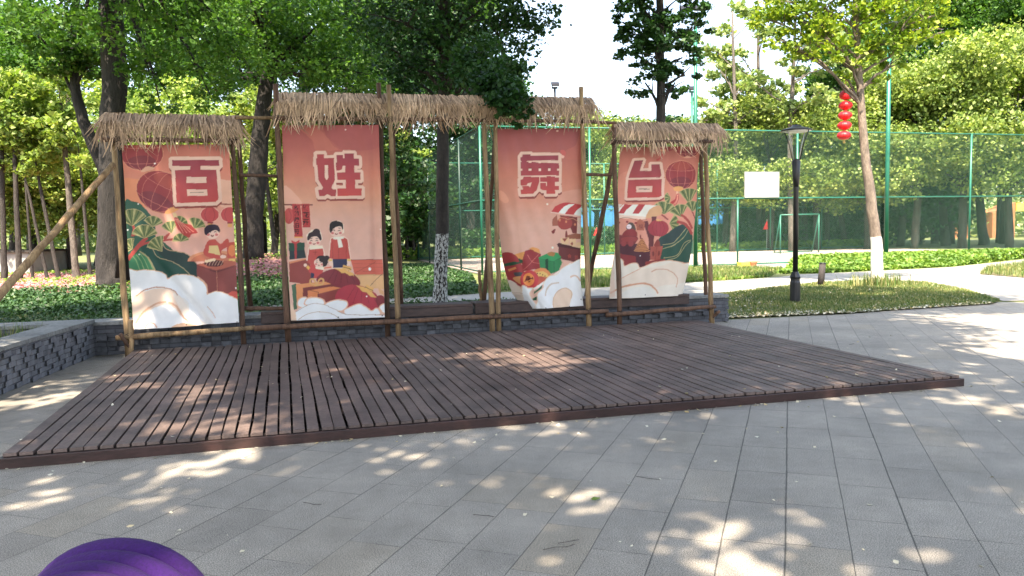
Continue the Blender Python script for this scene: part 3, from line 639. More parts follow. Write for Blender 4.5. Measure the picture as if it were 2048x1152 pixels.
A.smooth([(110, 1440), (240, 1330), (330, 1400), (420, 1560), (330, 1640), (110, 1620)], (50, 115, 80))
for k in range(4): A.line([(150+k*50, 1370-k*8), (200+k*52, 1440), (240+k*55, 1560)], 9, (120, 155, 105))
A.line([(240, 1320), (340, 1400), (420, 1545)], 16, (150, 140, 100))
A.poly([(620, 1090), (560, 1180), (500, 1165), (590, 1100)], (165, 60, 55))
A.line([(110, 1420), (200, 1290), (330, 1215), (520, 1190), (830, 1150)], 24, (165, 60, 55)); A.line([(110, 1400), (230, 1250), (320, 1160)], 45, (165, 60, 55)); A.line([(150, 1130), (170, 1050), (155, 1000)], 28, (165, 60, 55)); A.line([(160, 1130), (240, 1080)], 24, (165, 60, 55), sm=False)
for (x, y, r_, a, b) in [(150, 1010, 205, 205, 325), (400, 1020, 130, 215, 340), (630, 1100, 150, 210, 300), (720, 1000, 110, 250, 370), (905, 1045, 135, 240, 350), (300, 1160, 165, 200, 340), (510, 1320, 190, 195, 275), (740, 1200, 100, 180, 350), (150, 1290, 130, 150, 280)]: fan_leaf(A, x, y, r_, a, b)
lantern(A, 500, 600, 310, 245, 25); A.ell(635, 820, 95, 34, (205, 140, 80), -22); A.poly([(640, 860), (685, 855), (695, 910), (655, 915)], (205, 175, 130))
A.smooth([(660, 920), (700, 915), (760, 975), (860, 1000), (935, 1080), (930, 1100), (870, 1110), (840, 1150), (770, 1120), (700, 1040)], (165, 48, 48))
for k in range(4): A.line([(670+k*10, 925), (720+k*22, 1000), (770+k*42, 1100-k*5)], 6, (215, 140, 125))
A.line([(1190, 748), (1352, 748)], 14, (130, 60, 52), sm=False)
for (x, y) in ((1090, 875), (1330, 875)):
    A.ell(x, y, 116, 96, (220, 165, 150)); A.ell(x, y, 108, 90, (178, 62, 66)); A.line([(x-35, y-80), (x-60, y), (x-35, y+80)], 6, (140, 45, 55)); A.line([(x+35, y-80), (x+60, y), (x+35, y+80)], 6, (140, 45, 55)); A.poly([(x-32, y+88), (x+38, y+88), (x+34, y+110), (x-30, y+110)], (140, 45, 52)); A.poly([(x-25, y+110), (x+30, y+110), (x+28, y+150), (x-25, y+150)], (205, 150, 85))
# stall keeper
A.ell(1150, 1440, 330, 130, (196, 130, 95), 0, 1, 180, 360); A.ell(1150, 1445, 290, 105, (160, 60, 50), 0, .5, 180, 360)
A.smooth([(1020, 1290), (1060, 1200), (1100, 1180), (1160, 1180), (1215, 1230), (1290, 1170), (1320, 1190), (1300, 1260), (1230, 1310), (1220, 1400), (1090, 1400), (1010, 1350)], (176, 66, 58)); A.poly([(1080, 1250), (1185, 1250), (1215, 1370), (1070, 1335)], (200, 175, 120))
face(A, 1118, 1090, 85); A.smooth([(1022, 1100), (1030, 1030), (1090, 992), (1180, 1005), (1210, 1060), (1200, 1090), (1150, 1060), (1070, 1100), (1050, 1125)], (38, 25, 45))
A.poly([(1290, 1215), (1395, 1205), (1410, 1400), (1300, 1400)], (180, 70, 55)); A.ell(1355, 1310, 45, 70, (214, 130, 70), 0, .7); A.poly([(1320, 1410), (1400, 1410), (1400, 1448), (1320, 1448)], (205, 170, 90))
A.poly([(930, 1480), (1420, 1440), (1440, 1950), (930, 1900)], (118, 50, 48)); A.poly([(930, 1480), (1150, 1430), (1420, 1440), (1425, 1480), (1165, 1550)], (160, 80, 62)); A.poly([(930, 1495), (1165, 1560), (1425, 1495), (1165, 1580)], (90, 35, 38)); A.line([(1170, 1560), (1180, 1800)], 6, (175, 110, 85), sm=False)
A.ell(1135, 1465, 120, 42, (75, 28, 32)); 
for k in range(6): A.line([(1040+k*36, 1490), (1070+k*36, 1435)], 5, (190, 150, 130), sm=False)
for k in range(4): A.ell(1050+k*28, 1440-k*6, 24, 18, (218, 185, 155))
A.ell(1250, 1385, 35, 22, (222, 180, 168)); A.smooth([(1290, 1850), (1380, 1800), (1460, 1850), (1460, 1980), (1300, 1880)], (185, 70, 60))
# cloud
def cloud(A, pts, col, rim=(205, 165, 135), rw=10):
    q = spl(pts, 8, True); A.poly(q, col); A.line(q+[q[0]], rw, rim, sm=False)
cloud(A, [(60, 1600), (200, 1555), (330, 1545), (470, 1565), (550, 1605), (575, 1655), (640, 1615), (740, 1600), (880, 1615), (990, 1680), (1050, 1760), (1065, 1830), (1180, 1805), (1320, 1850), (1460, 1960), (1480, 2320), (60, 2360)], WHT)
A.smooth([(150, 1900), (260, 1820), (460, 1770), (640, 1800), (760, 1900), (840, 2050), (900, 2300), (150, 2300)], BEI, .85)
A.smooth([(640, 1830), (820, 1930), (860, 2080), (1100, 2240), (950, 2300), (830, 2200), (760, 2060)], (208, 200, 196), .8)
A.line([(190, 1865), (300, 1790), (470, 1755), (640, 1790), (700, 1850)], 16, (176, 136, 118)); A.line([(190, 2190), (280, 2060), (430, 1960), (560, 1935), (680, 1980), (760, 2100), (830, 2180)], 24, (190, 148, 125))
A.smooth([(215, 2190), (330, 2060), (500, 1975), (640, 1990), (740, 2100), (880, 2230), (900, 2320), (215, 2320)], WHT)
A.line([(300, 2250), (340, 2200), (400, 2190), (450, 2240)], 16, (195, 150, 125)); A.smooth([(620, 2240), (760, 2185), (930, 2220), (880, 2300), (650, 2300)], (200, 165, 140)); A.line([(1060, 1990), (1120, 2060), (1155, 2130)], 11, (195, 165, 150)); A.line([(940, 1630), (1040, 1720), (1060, 1840)], 18, (196, 150, 125))
RG = ((200, (135, 42, 60)), (740, (176, 56, 56)))
A.glyph([[(628, 212), (1200, 212), (1205, 282), (980, 285), (975, 330), (1170, 334), (1195, 690), (1160, 722), (690, 735), (665, 335), (850, 332), (857, 285), (632, 285)]], [[(808, 418), (1048, 418), (1052, 490), (808, 494)], [(815, 570), (1058, 570), (1062, 645), (818, 650)]], (150, 45, 60), RG)
A.line([(855, 608), (1015, 606)], 7, (110, 75, 72), sm=False)
for (x, y) in ((220, 745), (418, 256), (95, 1060), (575, 1935), (905, 2040), (1405, 1765), (235, 1358)): A.ell(x, y, 10, 9, (235, 230, 225))
for (x, y) in ((197, 2228), (808, 2206), (1418, 2178)): A.ell(x, y, 9, 8, (60, 50, 50))
ART1 = A.done(), A
# --- banner two
A = Art(560, 244, 782, 646); A.vgrad([(246, (148, 66, 70)), (300, (166, 86, 78)), (345, (188, 112, 92)), (395, (196, 138, 114)), (440, (200, 155, 142)), (646, (200, 162, 150))])
A.T(560, 245, 6.777); A.smooth([(240, 60), (380, 40), (570, 40), (640, 200), (800, 360), (500, 380), (430, 230)], (180, 100, 84), .55); A.smooth([(570, 30), (640, 190), (830, 370), (1350, 330), (1350, 30)], (150, 68, 72), .45); A.smooth([(60, 860), (200, 960), (290, 1070), (300, 1150), (60, 1150)], (206, 155, 138), .8)
A.glyph([[(500, 426), (598, 426), (600, 484), (732, 480), (745, 775), (695, 885), (718, 908), (760, 908), (755, 998), (690, 998), (640, 975), (600, 1000), (530, 1000), (516, 910), (565, 908), (585, 885), (518, 775), (508, 575), (492, 570), (492, 482), (503, 480)]], [[(605, 575), (650, 575), (655, 750), (632, 778), (608, 750)]], (150, 45, 60), ((420, (138, 44, 62)), (1000, (182, 60, 58))))
A.glyph([[(768, 440), (852, 440), (852, 488), (874, 488), (874, 420), (1000, 420), (1002, 488), (1070, 488), (1070, 588), (1003, 588), (1010, 680), (1088, 680), (1088, 780), (1015, 778), (1018, 896), (1105, 896), (1105, 994), (775, 996), (775, 896), (892, 894), (888, 780), (775, 778), (772, 680), (884, 678), (882, 590), (850, 590), (830, 640), (800, 650), (765, 650), (752, 545), (770, 540)]], [], (150, 45, 60), ((420, (138, 44, 62)), (1000, (182, 60, 58))))
A.poly([(733, 480), (750, 480), (768, 1000), (757, 1000), (760, 908), (722, 890), (748, 775)], PALE); A.poly([(500, 426), (598, 426), (600, 484), (732, 480), (740, 700), (745, 775), (695, 885), (718, 908), (760, 908), (755, 998), (690, 998), (640, 975), (600, 1000), (530, 1000), (516, 910), (565, 908), (585, 885), (518, 775), (508, 575), (492, 570), (492, 482), (503, 480)], (158, 52, 60)); A.poly([(605, 575), (650, 575), (655, 750), (632, 778), (608, 750)], PALE)
A.poly([(775, 825), (840, 825), (840, 850), (775, 850)], (140, 60, 55)); A.poly([(1060, 825), (1110, 825), (1110, 850), (1060, 850)], (140, 60, 55))
A.ell(888, 98, 10, 10, (240, 200, 200)); 
A.T(560, 400, 4.7)
A.line([(40, 45), (305, 45)], 12, (105, 45, 42), sm=False); A.ell(85, 150, 48, 76, (178, 66, 66)); A.line([(80, 80), (105, 150), (80, 220)], 4, (130, 40, 48))
A.poly([(112, 38), (192, 36), (215, 355), (138, 355)], (166, 46, 50)); A.poly([(200, 34), (276, 34), (288, 258), (214, 258)], (166, 46, 50)); A.line([(138, 350), (215, 350)], 10, (210, 150, 70), sm=False)
A.text('新桃换旧符', 155, 72, 50, (40, 15, 20), 3, fat=.03); A.text('暖花开', 240, 72, 60, (40, 15, 20), 3, fat=.03)
# presents on a table
A.poly([(88, 430), (232, 400), (232, 470), (245, 545), (90, 560)], (28, 42, 48)); A.poly([(80, 405), (228, 398), (230, 470), (84, 478)], (26, 66, 52)); A.poly([(135, 402), (158, 402), (158, 555), (138, 555)], (150, 45, 45)); A.smooth([(110, 378), (145, 395), (180, 376), (180, 400), (145, 412), (112, 400)], (178, 55, 55))
A.poly([(85, 580), (250, 548), (300, 640), (300, 800), (90, 770)], (132, 54, 50)); A.poly([(85, 580), (250, 548), (255, 560), (90, 600)], (196, 120, 85))
# room corner, right
A.poly([(665, 562), (965, 560), (975, 700), (700, 700)], (186, 84, 66)); A.poly([(700, 700), (975, 700), (985, 840), (740, 820)], (200, 158, 112)); A.line([(665, 562), (965, 560)], 5, (120, 45, 42), sm=False); A.line([(700, 690), (905, 580)], 4, (130, 60, 50), sm=False); A.line([(720, 705), (970, 705)], 4, (130, 90, 60), sm=False); A.line([(850, 805), (960, 695)], 4, (110, 70, 50), sm=False)
for k in range(3): A.line([(690, 600+k*35), (965, 598+k*35)], 2.5, (150, 60, 52), sm=False)
# father
def outline(A, fn, g=8): pass
A.grow([(480, 365), (520, 350), (600, 348), (632, 370), (662, 555), (635, 560), (630, 635), (495, 635), (490, 560), (462, 552)], 8, (222, 188, 176))
A.poly([(495, 545), (630, 545), (630, 635), (497, 635)], (40, 42, 75)); A.poly([(480, 365), (520, 352), (600, 348), (632, 370), (662, 555), (462, 552)], (174, 64, 58)); A.line([(548, 400), (552, 552)], 3, (110, 35, 38), sm=False)
for (x) in (475, 648): A.ell(x, 595, 16, 22, (222, 180, 168)); A.poly([(x-16, 556), (x+16, 556), (x+16, 574), (x-16, 574)], (205, 170, 80))
A.line([(492, 390), (496, 550)], 3, (120, 40, 42), sm=False); A.line([(620, 390), (626, 550)], 3, (120, 40, 42), sm=False)
A.grow([(470, 250), (500, 210), (560, 205), (590, 240), (590, 300), (530, 345), (480, 300)], 12, (226, 196, 184)); face(A, 530, 290, 62); A.smooth([(462, 270), (475, 215), (530, 196), (585, 215), (594, 265), (585, 275), (565, 248), (510, 262), (478, 305)], (28, 20, 28))
A.poly([(500, 352), (600, 345), (600, 362), (500, 372)], (214, 205, 195)); A.poly([(540, 368), (574, 366), (592, 440), (550, 448)], (214, 205, 195))
# mother
A.grow([(275, 455), (400, 450), (418, 525), (330, 600), (255, 560)], 8, (222, 188, 176)); A.poly([(275, 458), (400, 450), (420, 560), (340, 660), (255, 580)], (174, 64, 58)); A.grow([(262, 330), (300, 290), (370, 290), (388, 360), (330, 440), (270, 400)], 12, (226, 196, 184))
face(A, 320, 385, 60); A.smooth([(256, 365), (270, 315), (320, 295), (375, 310), (390, 365), (378, 380), (350, 345), (300, 350), (268, 378)], (40, 22, 32)); A.ell(342, 300, 36, 32, (40, 22, 32)); A.poly([(275, 430), (400, 425), (405, 455), (280, 465)], (222, 198, 182)); A.line([(333, 465), (330, 520)], 3, (110, 35, 38), sm=False); A.line([(310, 490), (350, 490)], 5, (120, 30, 35), sm=False)
# child
A.smooth([(270, 620), (330, 610), (400, 650), (390, 700), (330, 735), (290, 700), (260, 650)], (180, 58, 58)); A.poly([(288, 680), (320, 690), (318, 735), (288, 730)], (40, 42, 75)); A.poly([(262, 612), (285, 640), (262, 655), (245, 635)], (205, 160, 70)); A.ell(238, 612, 15, 16, (222, 180, 168)); A.poly([(330, 625), (420, 625), (410, 660), (335, 645)], (222, 198, 182))
face(A, 365, 590, 45); A.smooth([(340, 560), (360, 525), (420, 525), (448, 570), (440, 610), (405, 628), (400, 590), (370, 575), (362, 548)], (35, 20, 30)); A.ell(438, 545, 26, 24, (35, 20, 30)); A.line([(415, 640), (480, 632)], 12, (196, 90, 60), sm=False)
# lantern piles and boxes
A.smooth([(340, 740), (400, 680), (500, 645), (620, 660), (720, 720), (748, 800), (560, 850), (380, 790)], (118, 36, 48)); 
for k in range(5): A.line([(520+k*30, 650), (440+k*66, 780)], 3.5, (80, 22, 35), sm=False)
A.poly([(500, 640), (600, 645), (690, 690), (700, 715)]+[(690-i*38, 715-i*14+(12 if i % 2 else -4)) for i in range(5)], (205, 158, 85)); A.poly([(595, 608), (675, 632), (668, 668), (585, 640)], (205, 158, 85)); A.line([(590, 628), (670, 652)], 5, (70, 30, 35), sm=False)
A.poly([(145, 790), (430, 765), (480, 790), (300, 815), (215, 830), (220, 930), (150, 1030)], (200, 128, 78)); A.poly([(215, 825), (480, 790), (575, 830), (520, 950), (300, 960), (215, 930)], (110, 45, 45)); A.poly([(110, 800), (150, 785), (160, 1020), (130, 1030)], (60, 92, 70)); A.poly([(258, 850), (500, 810), (575, 828), (355, 880), (350, 940), (262, 925)], (196, 116, 68)); A.poly([(353, 880), (560, 832), (520, 960), (400, 960)], (126, 52, 50)); A.line([(280, 845), (360, 868), (358, 930)], 4, (90, 35, 40), sm=False)
for sx in (-1, 1): A.line([(345, 800), (345+sx*30, 742), (345+sx*60, 750), (345+sx*55, 785), (345, 800)], 16, (196, 148, 88))
A.smooth([(520, 900), (570, 830), (680, 795), (800, 820), (900, 880), (930, 960), (920, 1040), (700, 1050), (540, 980)], (160, 42, 60)); A.smooth([(900, 920), (970, 900), (985, 990), (930, 1010)], (120, 40, 50))
for k in range(5): A.line([(700+k*36, 820+k*14), (610+k*76, 970)], 3.5, (110, 28, 45), sm=False)
A.poly([(712, 800), (790, 820), (870, 870), (910, 920)]+[(890-i*38, 922-i*24+(12 if i % 2 else -4)) for i in range(5)], (205, 158, 85)); A.poly([(815, 795), (885, 830), (870, 865), (800, 828)], (205, 158, 85)); A.line([(805, 818), (878, 856)], 5, (70, 30, 35), sm=False); A.poly([(915, 810), (975, 860), (980, 900), (940, 880)], (196, 150, 110))
for q in ([(165, 990), (180, 930), (240, 912), (270, 960), (235, 1010)], [(240, 985), (250, 930), (330, 912), (410, 940), (400, 985)], [(420, 985), (520, 940), (620, 950), (630, 1000), (560, 1045)], [(600, 1040), (650, 1010), (740, 978), (800, 1000), (860, 1040), (900, 1018), (930, 1030), (925, 1085), (650, 1090)], [(935, 1010), (985, 975), (1000, 1060), (970, 1060)]): cloud(A, q, WHT, (208, 165, 140), 11)
A.smooth([(100, 1140), (160, 1040), (280, 980), (400, 980), (520, 1030), (640, 1080), (990, 1090), (1000, 1160), (100, 1170)], WHT); A.line([(150, 1050), (280, 980), (400, 978), (520, 1030), (640, 1078), (980, 1078)], 5, (150, 130, 115)); A.line([(170, 1125), (260, 1070), (390, 1050), (500, 1075), (560, 1120)], 6, (170, 150, 130)); A.poly([(100, 960), (145, 1060), (160, 1140), (105, 1150)], BEI)
for (x, y, r_) in ((845, 650, 14), (815, 905, 8), (945, 275, 6)): A.ell(x, y, r_, r_, (238, 215, 215))
for (x, y) in ((548, 1105), (962, 1088)): A.ell(x, y, 7, 7, (50, 40, 40))
ART2 = A.done(), A
# --- banner three
A = Art(984, 250, 1176, 628); A.vgrad([(254, (140, 62, 66)), (300, (158, 82, 78)), (350, (186, 112, 92)), (400, (196, 132, 112)), (450, (202, 156, 142)), (628, (200, 162, 150))])
A.T(990, 250, 6.777); A.smooth([(960, 350), (1080, 280), (1130, 150), (1130, 40), (1250, 40), (1250, 420), (960, 460)], (180, 98, 84), .45); A.smooth([(820, 980), (900, 910), (1200, 880), (1200, 1100), (760, 1150)], (200, 145, 130), .6)
RG3 = ((400, (136, 48, 66)), (935, (178, 60, 58)))
gl = [[(378, 400), (482, 400), (482, 414), (852, 414), (852, 478), (440, 486), (432, 498), (860, 520), (860, 685), (354, 685), (354, 500), (375, 500), (354, 480), (352, 434), (375, 430)],
      [(388, 698), (488, 698), (490, 706), (596, 706), (596, 770), (560, 880), (518, 932), (358, 936), (350, 880), (380, 876), (372, 825), (350, 810), (350, 742), (375, 738)],
      [(606, 712), (690, 710), (692, 698), (806, 698), (808, 712), (860, 712), (860, 772), (806, 776), (808, 826), (860, 828), (860, 886), (806, 886), (806, 934), (690, 934), (690, 888), (640, 886), (606, 860)]]
A.glyph(gl, [[(372, 820), (430, 818), (445, 790), (500, 774), (474, 850), (460, 825), (372, 826)], [(606, 770), (698, 774), (698, 824), (684, 824), (684, 786), (606, 786)], [(596, 706), (607, 706), (607, 860), (600, 880)], [(354, 686), (860, 686), (860, 697), (354, 699)], [(440, 486), (860, 480), (860, 492), (436, 498)]], (150, 45, 60), RG3, 40)
for x in (478, 606, 728):
    A.poly([(x-17, 490), (x+17, 490), (x+17, 514), (x-17, 514)], (214, 178, 165)); A.poly([(x-17, 592), (x+17, 592), (x+17, 622), (x-17, 622)], (224, 190, 178)); A.poly([(x-14, 580), (x+20, 580), (x+18, 592), (x-16, 592)], (100, 40, 50))
for x in (362, 850): A.poly([(x-12, 592), (x+12, 592), (x+12, 620), (x-12, 620)], PALE)
A.smooth([(880, 350), (930, 345), (960, 380), (935, 425), (900, 410)], (186, 84, 80)); A.smooth([(890, 410), (935, 425), (920, 455), (895, 450)], (214, 165, 150))
A.ell(842, 80, 12, 12, (228, 175, 165)); A.ell(702, 1074, 13, 13, (228, 180, 165)); A.smooth([(70, 890), (130, 910), (200, 1010), (150, 1060), (60, 980)], (214, 150, 125), .6)
A.T(990, 400, 5.122)
A.poly(spl([(570, 125), (610, 70), (700, 30), (800, 32), (900, 55)], 6, False)+[(900, 165), (720, 150)], (178, 48, 52)); A.poly([(645, 133), (700, 70), (755, 42), (815, 40), (750, 95), (715, 142)], (222, 212, 212)); A.poly([(805, 150), (845, 95), (900, 60), (900, 168)], (222, 212, 212)); A.line([(568, 126), (720, 150), (900, 168)], 12, (214, 175, 165), sm=False)
A.poly([(660, 155), (840, 175), (840, 340), (800, 340), (760, 260), (700, 260)], (112, 44, 46)); A.ell(715, 235, 80, 68, (150, 58, 55)); A.poly([(580, 200), (630, 150), (645, 265), (582, 265)], (150, 82, 65)); A.smooth([(574, 322), (612, 297), (608, 330), (590, 343)], (120, 40, 42)); A.poly([(845, 180), (890, 185), (890, 350), (845, 345)], (205, 180, 170)); A.line([(650, 170), (740, 195), (800, 190), (870, 240)], 5, (190, 140, 105))
for (x, y) in ((660, 205), (728, 222), (822, 250)): A.ell(x, y, 12, 14, (196, 120, 85))
A.smooth([(720, 380), (730, 310), (745, 380)], (120, 45, 45)); A.poly([(740, 360), (830, 340), (880, 350), (880, 400), (740, 400)], (140, 82, 62))
A.poly([(672, 390), (760, 385), (755, 455), (678, 455)], (206, 172, 135)); A.poly([(690, 395), (745, 390), (715, 430)], (140, 62, 52)); A.poly([(765, 400), (835, 395), (835, 480), (768, 475)], (206, 172, 135)); A.poly([(792, 425), (806, 450), (790, 472), (776, 448)], (140, 62, 52)); A.poly([(838, 440), (900, 430), (900, 500), (838, 495)], (206, 172, 135))
A.poly([(632, 455), (655, 440), (890, 500), (890, 650), (655, 600), (650, 480)], (98, 38, 40)); A.text('食', 765, 578, 44, (165, 62, 50)); A.text('货', 835, 590, 44, (165, 62, 50)); A.poly([(632, 455), (655, 440), (890, 498), (890, 512), (645, 478)], (70, 25, 30))
A.poly([(205, 560), (300, 525), (310, 640), (260, 660)], (206, 140, 72)); A.poly([(340, 500), (380, 482), (450, 500), (460, 550), (390, 520)], (206, 140, 72)); A.poly([(305, 520), (360, 505), (465, 555), (455, 700), (290, 730), (275, 640)], (140, 40, 48)); A.line([(290, 720), (375, 630), (440, 560)], 4, (205, 110, 100)); A.line([(330, 560), (375, 630), (450, 650)], 4, (205, 110, 100))
A.smooth([(105, 562), (215, 562), (290, 700), (330, 900), (260, 880), (180, 820)], (148, 42, 48)); A.poly([(130, 660), (200, 635), (260, 635), (240, 600), (280, 610), (290, 640), (140, 690)], (36, 72, 52)); A.poly([(168, 716), (222, 684), (232, 705), (180, 738)], (196, 125, 70)); A.poly([(210, 750), (260, 735), (300, 750), (295, 782), (230, 785)], (70, 68, 74)); A.smooth([(215, 800), (290, 785), (330, 880), (250, 850)], (196, 135, 85))
A.poly([(440, 585), (570, 528), (650, 545), (690, 640), (660, 720), (580, 757), (455, 690)], (36, 120, 72)); A.poly([(440, 585), (570, 528), (650, 545), (680, 590), (610, 632), (445, 610)], (42, 140, 84)); A.poly([(510, 610), (540, 600), (545, 735), (515, 710)], (20, 62, 45)); A.line([(606, 632), (606, 750)], 5, (18, 80, 50), sm=False); A.smooth([(530, 545), (575, 530), (615, 545), (600, 575), (550, 570)], (160, 110, 60)); A.line([(445, 600), (600, 632), (680, 590)], 4, (18, 80, 50), sm=False)
A.ell(470, 790, 105, 95, (206, 130, 72), 0, 1, 180, 360); A.ell(470, 800, 80, 70, (216, 176, 98), 0, 1, 180, 360); A.smooth([(400, 850), (440, 780), (520, 800), (520, 850)], (176, 80, 60)); A.poly([(380, 790), (560, 790), (480, 860), (400, 880)], (176, 80, 60))
for k in range(5): A.ell(430+k*26, 752+k*k*3, 6, 6, (90, 40, 40))
A.ell(355, 815, 88, 96, (182, 48, 56)); A.ell(345, 815, 52, 66, (214, 130, 58)); A.text('财', 345, 815, 74, (90, 25, 30), 20, fat=.03)
cloud(A, [(290, 880), (340, 900), (390, 905), (360, 960), (385, 1010), (440, 1090), (450, 1130), (330, 1130), (300, 1000)], WHT, BEI); A.poly([(390, 905), (780, 640), (790, 655), (400, 925)], (224, 205, 205)); A.poly([(400, 940), (480, 865), (475, 900), (400, 960)], (40, 90, 62)); A.poly([(390, 1010), (430, 985), (430, 1030), (395, 1030)], (30, 75, 52))
cloud(A, [(435, 960), (490, 900), (500, 840), (560, 780), (640, 760), (690, 700), (780, 655), (920, 640), (930, 1130), (460, 1130), (440, 1040)], WHT, (214, 195, 180), 8); A.smooth([(600, 1100), (605, 1000), (660, 930), (740, 905), (790, 950), (780, 1040), (740, 1120)], (212, 188, 172)); A.line([(598, 1100), (602, 1000), (660, 925), (740, 905), (790, 950), (785, 1010)], 10, (195, 165, 140)); A.line([(512, 980), (530, 910), (580, 860), (655, 848)], 16, (190, 178, 170)); A.line([(780, 790), (830, 775), (880, 830)], 16, (195, 170, 155)); A.smooth([(190, 830), (260, 880), (300, 960), (330, 1060), (250, 1050), (210, 930)], (205, 190, 180)); A.line([(225, 965), (300, 960)], 5, (170, 140, 115), sm=False)
A.ell(530, 42, 11, 11, (235, 200, 185)); A.ell(588, 488, 11, 11, (235, 215, 205))
for (x, y) in ((518, 1105), (768, 1092), (888, 1020)): A.ell(x, y, 6, 6, (50, 40, 40))
ART3 = A.done(), A
# --- banner four
A = Art(1212, 286, 1408, 606); A.vgrad([(290, (152, 80, 74)), (330, (182, 106, 90)), (370, (196, 122, 100)), (420, (200, 130, 112)), (606, (200, 150, 135))])
A.T(1215, 290, 7.2); A.smooth([(190, 440), (330, 380), (330, 560), (190, 620)], (200, 130, 110), .5)
A.smooth([(780, 40), (960, 40), (880, 90), (800, 70)], (140, 50, 58)); A.line([(800, 70), (795, 120), (760, 190), (720, 215)], 26, (168, 66, 62)); A.smooth([(760, 65), (830, 65), (840, 90), (770, 85)], (200, 130, 100)); lantern(A, 1150, 50, 180, 130); A.smooth([(1095, 185), (1140, 155), (1195, 165), (1190, 185)], (196, 140, 120))
lantern(A, 1062, 430, 230, 200); A.ell(1020, 630, 75, 34, (210, 150, 85)); A.poly([(990, 665), (1018, 665), (1015, 705), (990, 705)], (214, 170, 140)); A.smooth([(995, 710), (1022, 710), (1020, 790), (935, 920), (860, 890), (900, 820), (960, 780)], (172, 52, 52))
for k in range(3): A.line([(1000+k*8, 715), (985+k*8, 800), (890+k*25, 900)], 6, (214, 140, 120))
A.line([(1330, 1130), (1180, 880), (1130, 900)], 22, (140, 52, 52))
for (x, y, r_, a, b) in [(1190, 860, 240, 228, 300), (1060, 1040, 190, 200, 300), (800, 1000, 190, 200, 330), (900, 760, 90, 100, 240), (870, 1130, 150, 300, 420), (1240, 960, 160, 220, 330)]: fan_leaf(A, x, y, r_, a, b)
A.glyph([[(404, 224), (530, 216), (488, 372), (646, 368), (642, 276), (756, 276), (784, 440), (760, 466), (318, 472), (350, 380)], [(316, 500), (784, 490), (770, 730), (730, 752), (296, 762)]], [[(434, 592), (656, 590), (650, 676), (430, 678)], [(318, 474), (782, 466), (784, 489), (316, 500)]], (150, 45, 60), ((220, (130, 48, 62)), (760, (178, 60, 58))), 38)
A.line([(468, 634), (616, 632)], 9, (70, 50, 52), sm=False)
A.poly([(140, 990), (180, 900), (260, 850), (720, 870), (640, 920), (560, 1000), (540, 1060), (140, 1000)], (222, 208, 204))
for (a, b, c, d) in ((158, 250, 260, 368), (360, 460, 455, 548)): A.poly([(a, 985), (b-8, 990), (b+35, 930), (d, 858), (c, 850), (a+45, 920)], (168, 44, 48))
A.poly([(140, 990), (160, 920), (220, 855), (140, 850)], (205, 190, 185)); A.poly([(470, 1010), (520, 930), (640, 875), (560, 1000), (540, 1060)], (222, 208, 204)); A.smooth([(560, 1010), (610, 920), (720, 870), (770, 930), (740, 1010), (560, 1055)], (196, 150, 110)); A.poly([(140, 1000), (545, 1035), (540, 1070), (140, 1050)], (214, 185, 172)); A.line([(140, 1080), (260, 1040), (440, 1085), (560, 1070)], 7, (140, 90, 65))
A.T(1215, 430, 6.779)
A.smooth([(660, 350), (800, 240), (1000, 130), (1100, 190), (1180, 300), (1160, 620), (1000, 640), (700, 640)], (30, 72, 62)); A.poly([(660, 345), (995, 128), (1060, 175), (880, 390), (720, 430)], (36, 60, 62))
for q in ([(1065, 180), (960, 300), (880, 380), (730, 400)], [(1100, 205), (1010, 320), (890, 410), (735, 460)], [(1150, 340), (1040, 380), (950, 540), (760, 580)], [(1150, 355), (1060, 420), (950, 570), (820, 605)]): A.line(q, 9, (150, 145, 105))
A.line([(940, 90), (1060, 130), (1160, 250)], 40, (158, 58, 56)); A.line([(1000, 0), (1080, 60), (1160, 180)], 34, (158, 58, 56)); A.line([(720, 0), (800, 60)], 20, (140, 52, 52), sm=False)
A.poly([(585, 20), (650, 20), (610, 300), (600, 500), (540, 500), (540, 330), (470, 90), (530, 80), (570, 200)], (92, 38, 45)); A.poly([(380, 100), (440, 50), (500, 110), (480, 210), (395, 205)], (160, 86, 66)); A.text('福', 440, 155, 62, (110, 45, 45), 5)
A.ell(670, 180, 140, 112, (150, 44, 58)); A.poly([(640, 60), (720, 60), (715, 82), (645, 82)], (205, 155, 95))
for k in (-80, -30, 30, 80): A.line([(670+k*.5, 75), (670+k, 180), (670+k*.5, 288)], 4, (110, 30, 45))
for (x, y) in ((158, 104), (265, 94), (382, 108)): A.ell(x, y, 18, 16, (140, 46, 48))
A.smooth([(250, 150), (300, 98), (355, 120), (375, 210), (300, 215), (255, 190)], (75, 62, 56)); A.ell(288, 158, 34, 34, (214, 196, 206)); A.ell(276, 156, 4, 5, (40, 25, 35)); A.ell(300, 156, 4, 5, (40, 25, 35)); A.smooth([(200, 290), (250, 205), (370, 200), (385, 300)], (130, 36, 42)); A.poly([(140, 270), (390, 290), (410, 320), (360, 400), (150, 400)], (118, 38, 44)); A.ell(290, 330, 110, 35, (140, 48, 50))
A.poly([(145, 400), (400, 390), (560, 470), (560, 600), (480, 720), (140, 640)], (72, 28, 42)); A.poly([(150, 520), (370, 560), (380, 660), (230, 690), (150, 600)], (126, 38, 44)); A.ell(215, 385, 35, 38, (140, 50, 55)); A.ell(310, 390, 35, 38, (140, 50, 55)); A.smooth([(425, 320), (432, 262), (445, 320)], (120, 38, 42))
for k in range(9): A.ell(450, 480-k*19, 105-k*11, 18-k*.6, (196, 132, 80)); A.ell(450, 474-k*19, 98-k*11, 13-k*.6, (110, 48, 42))
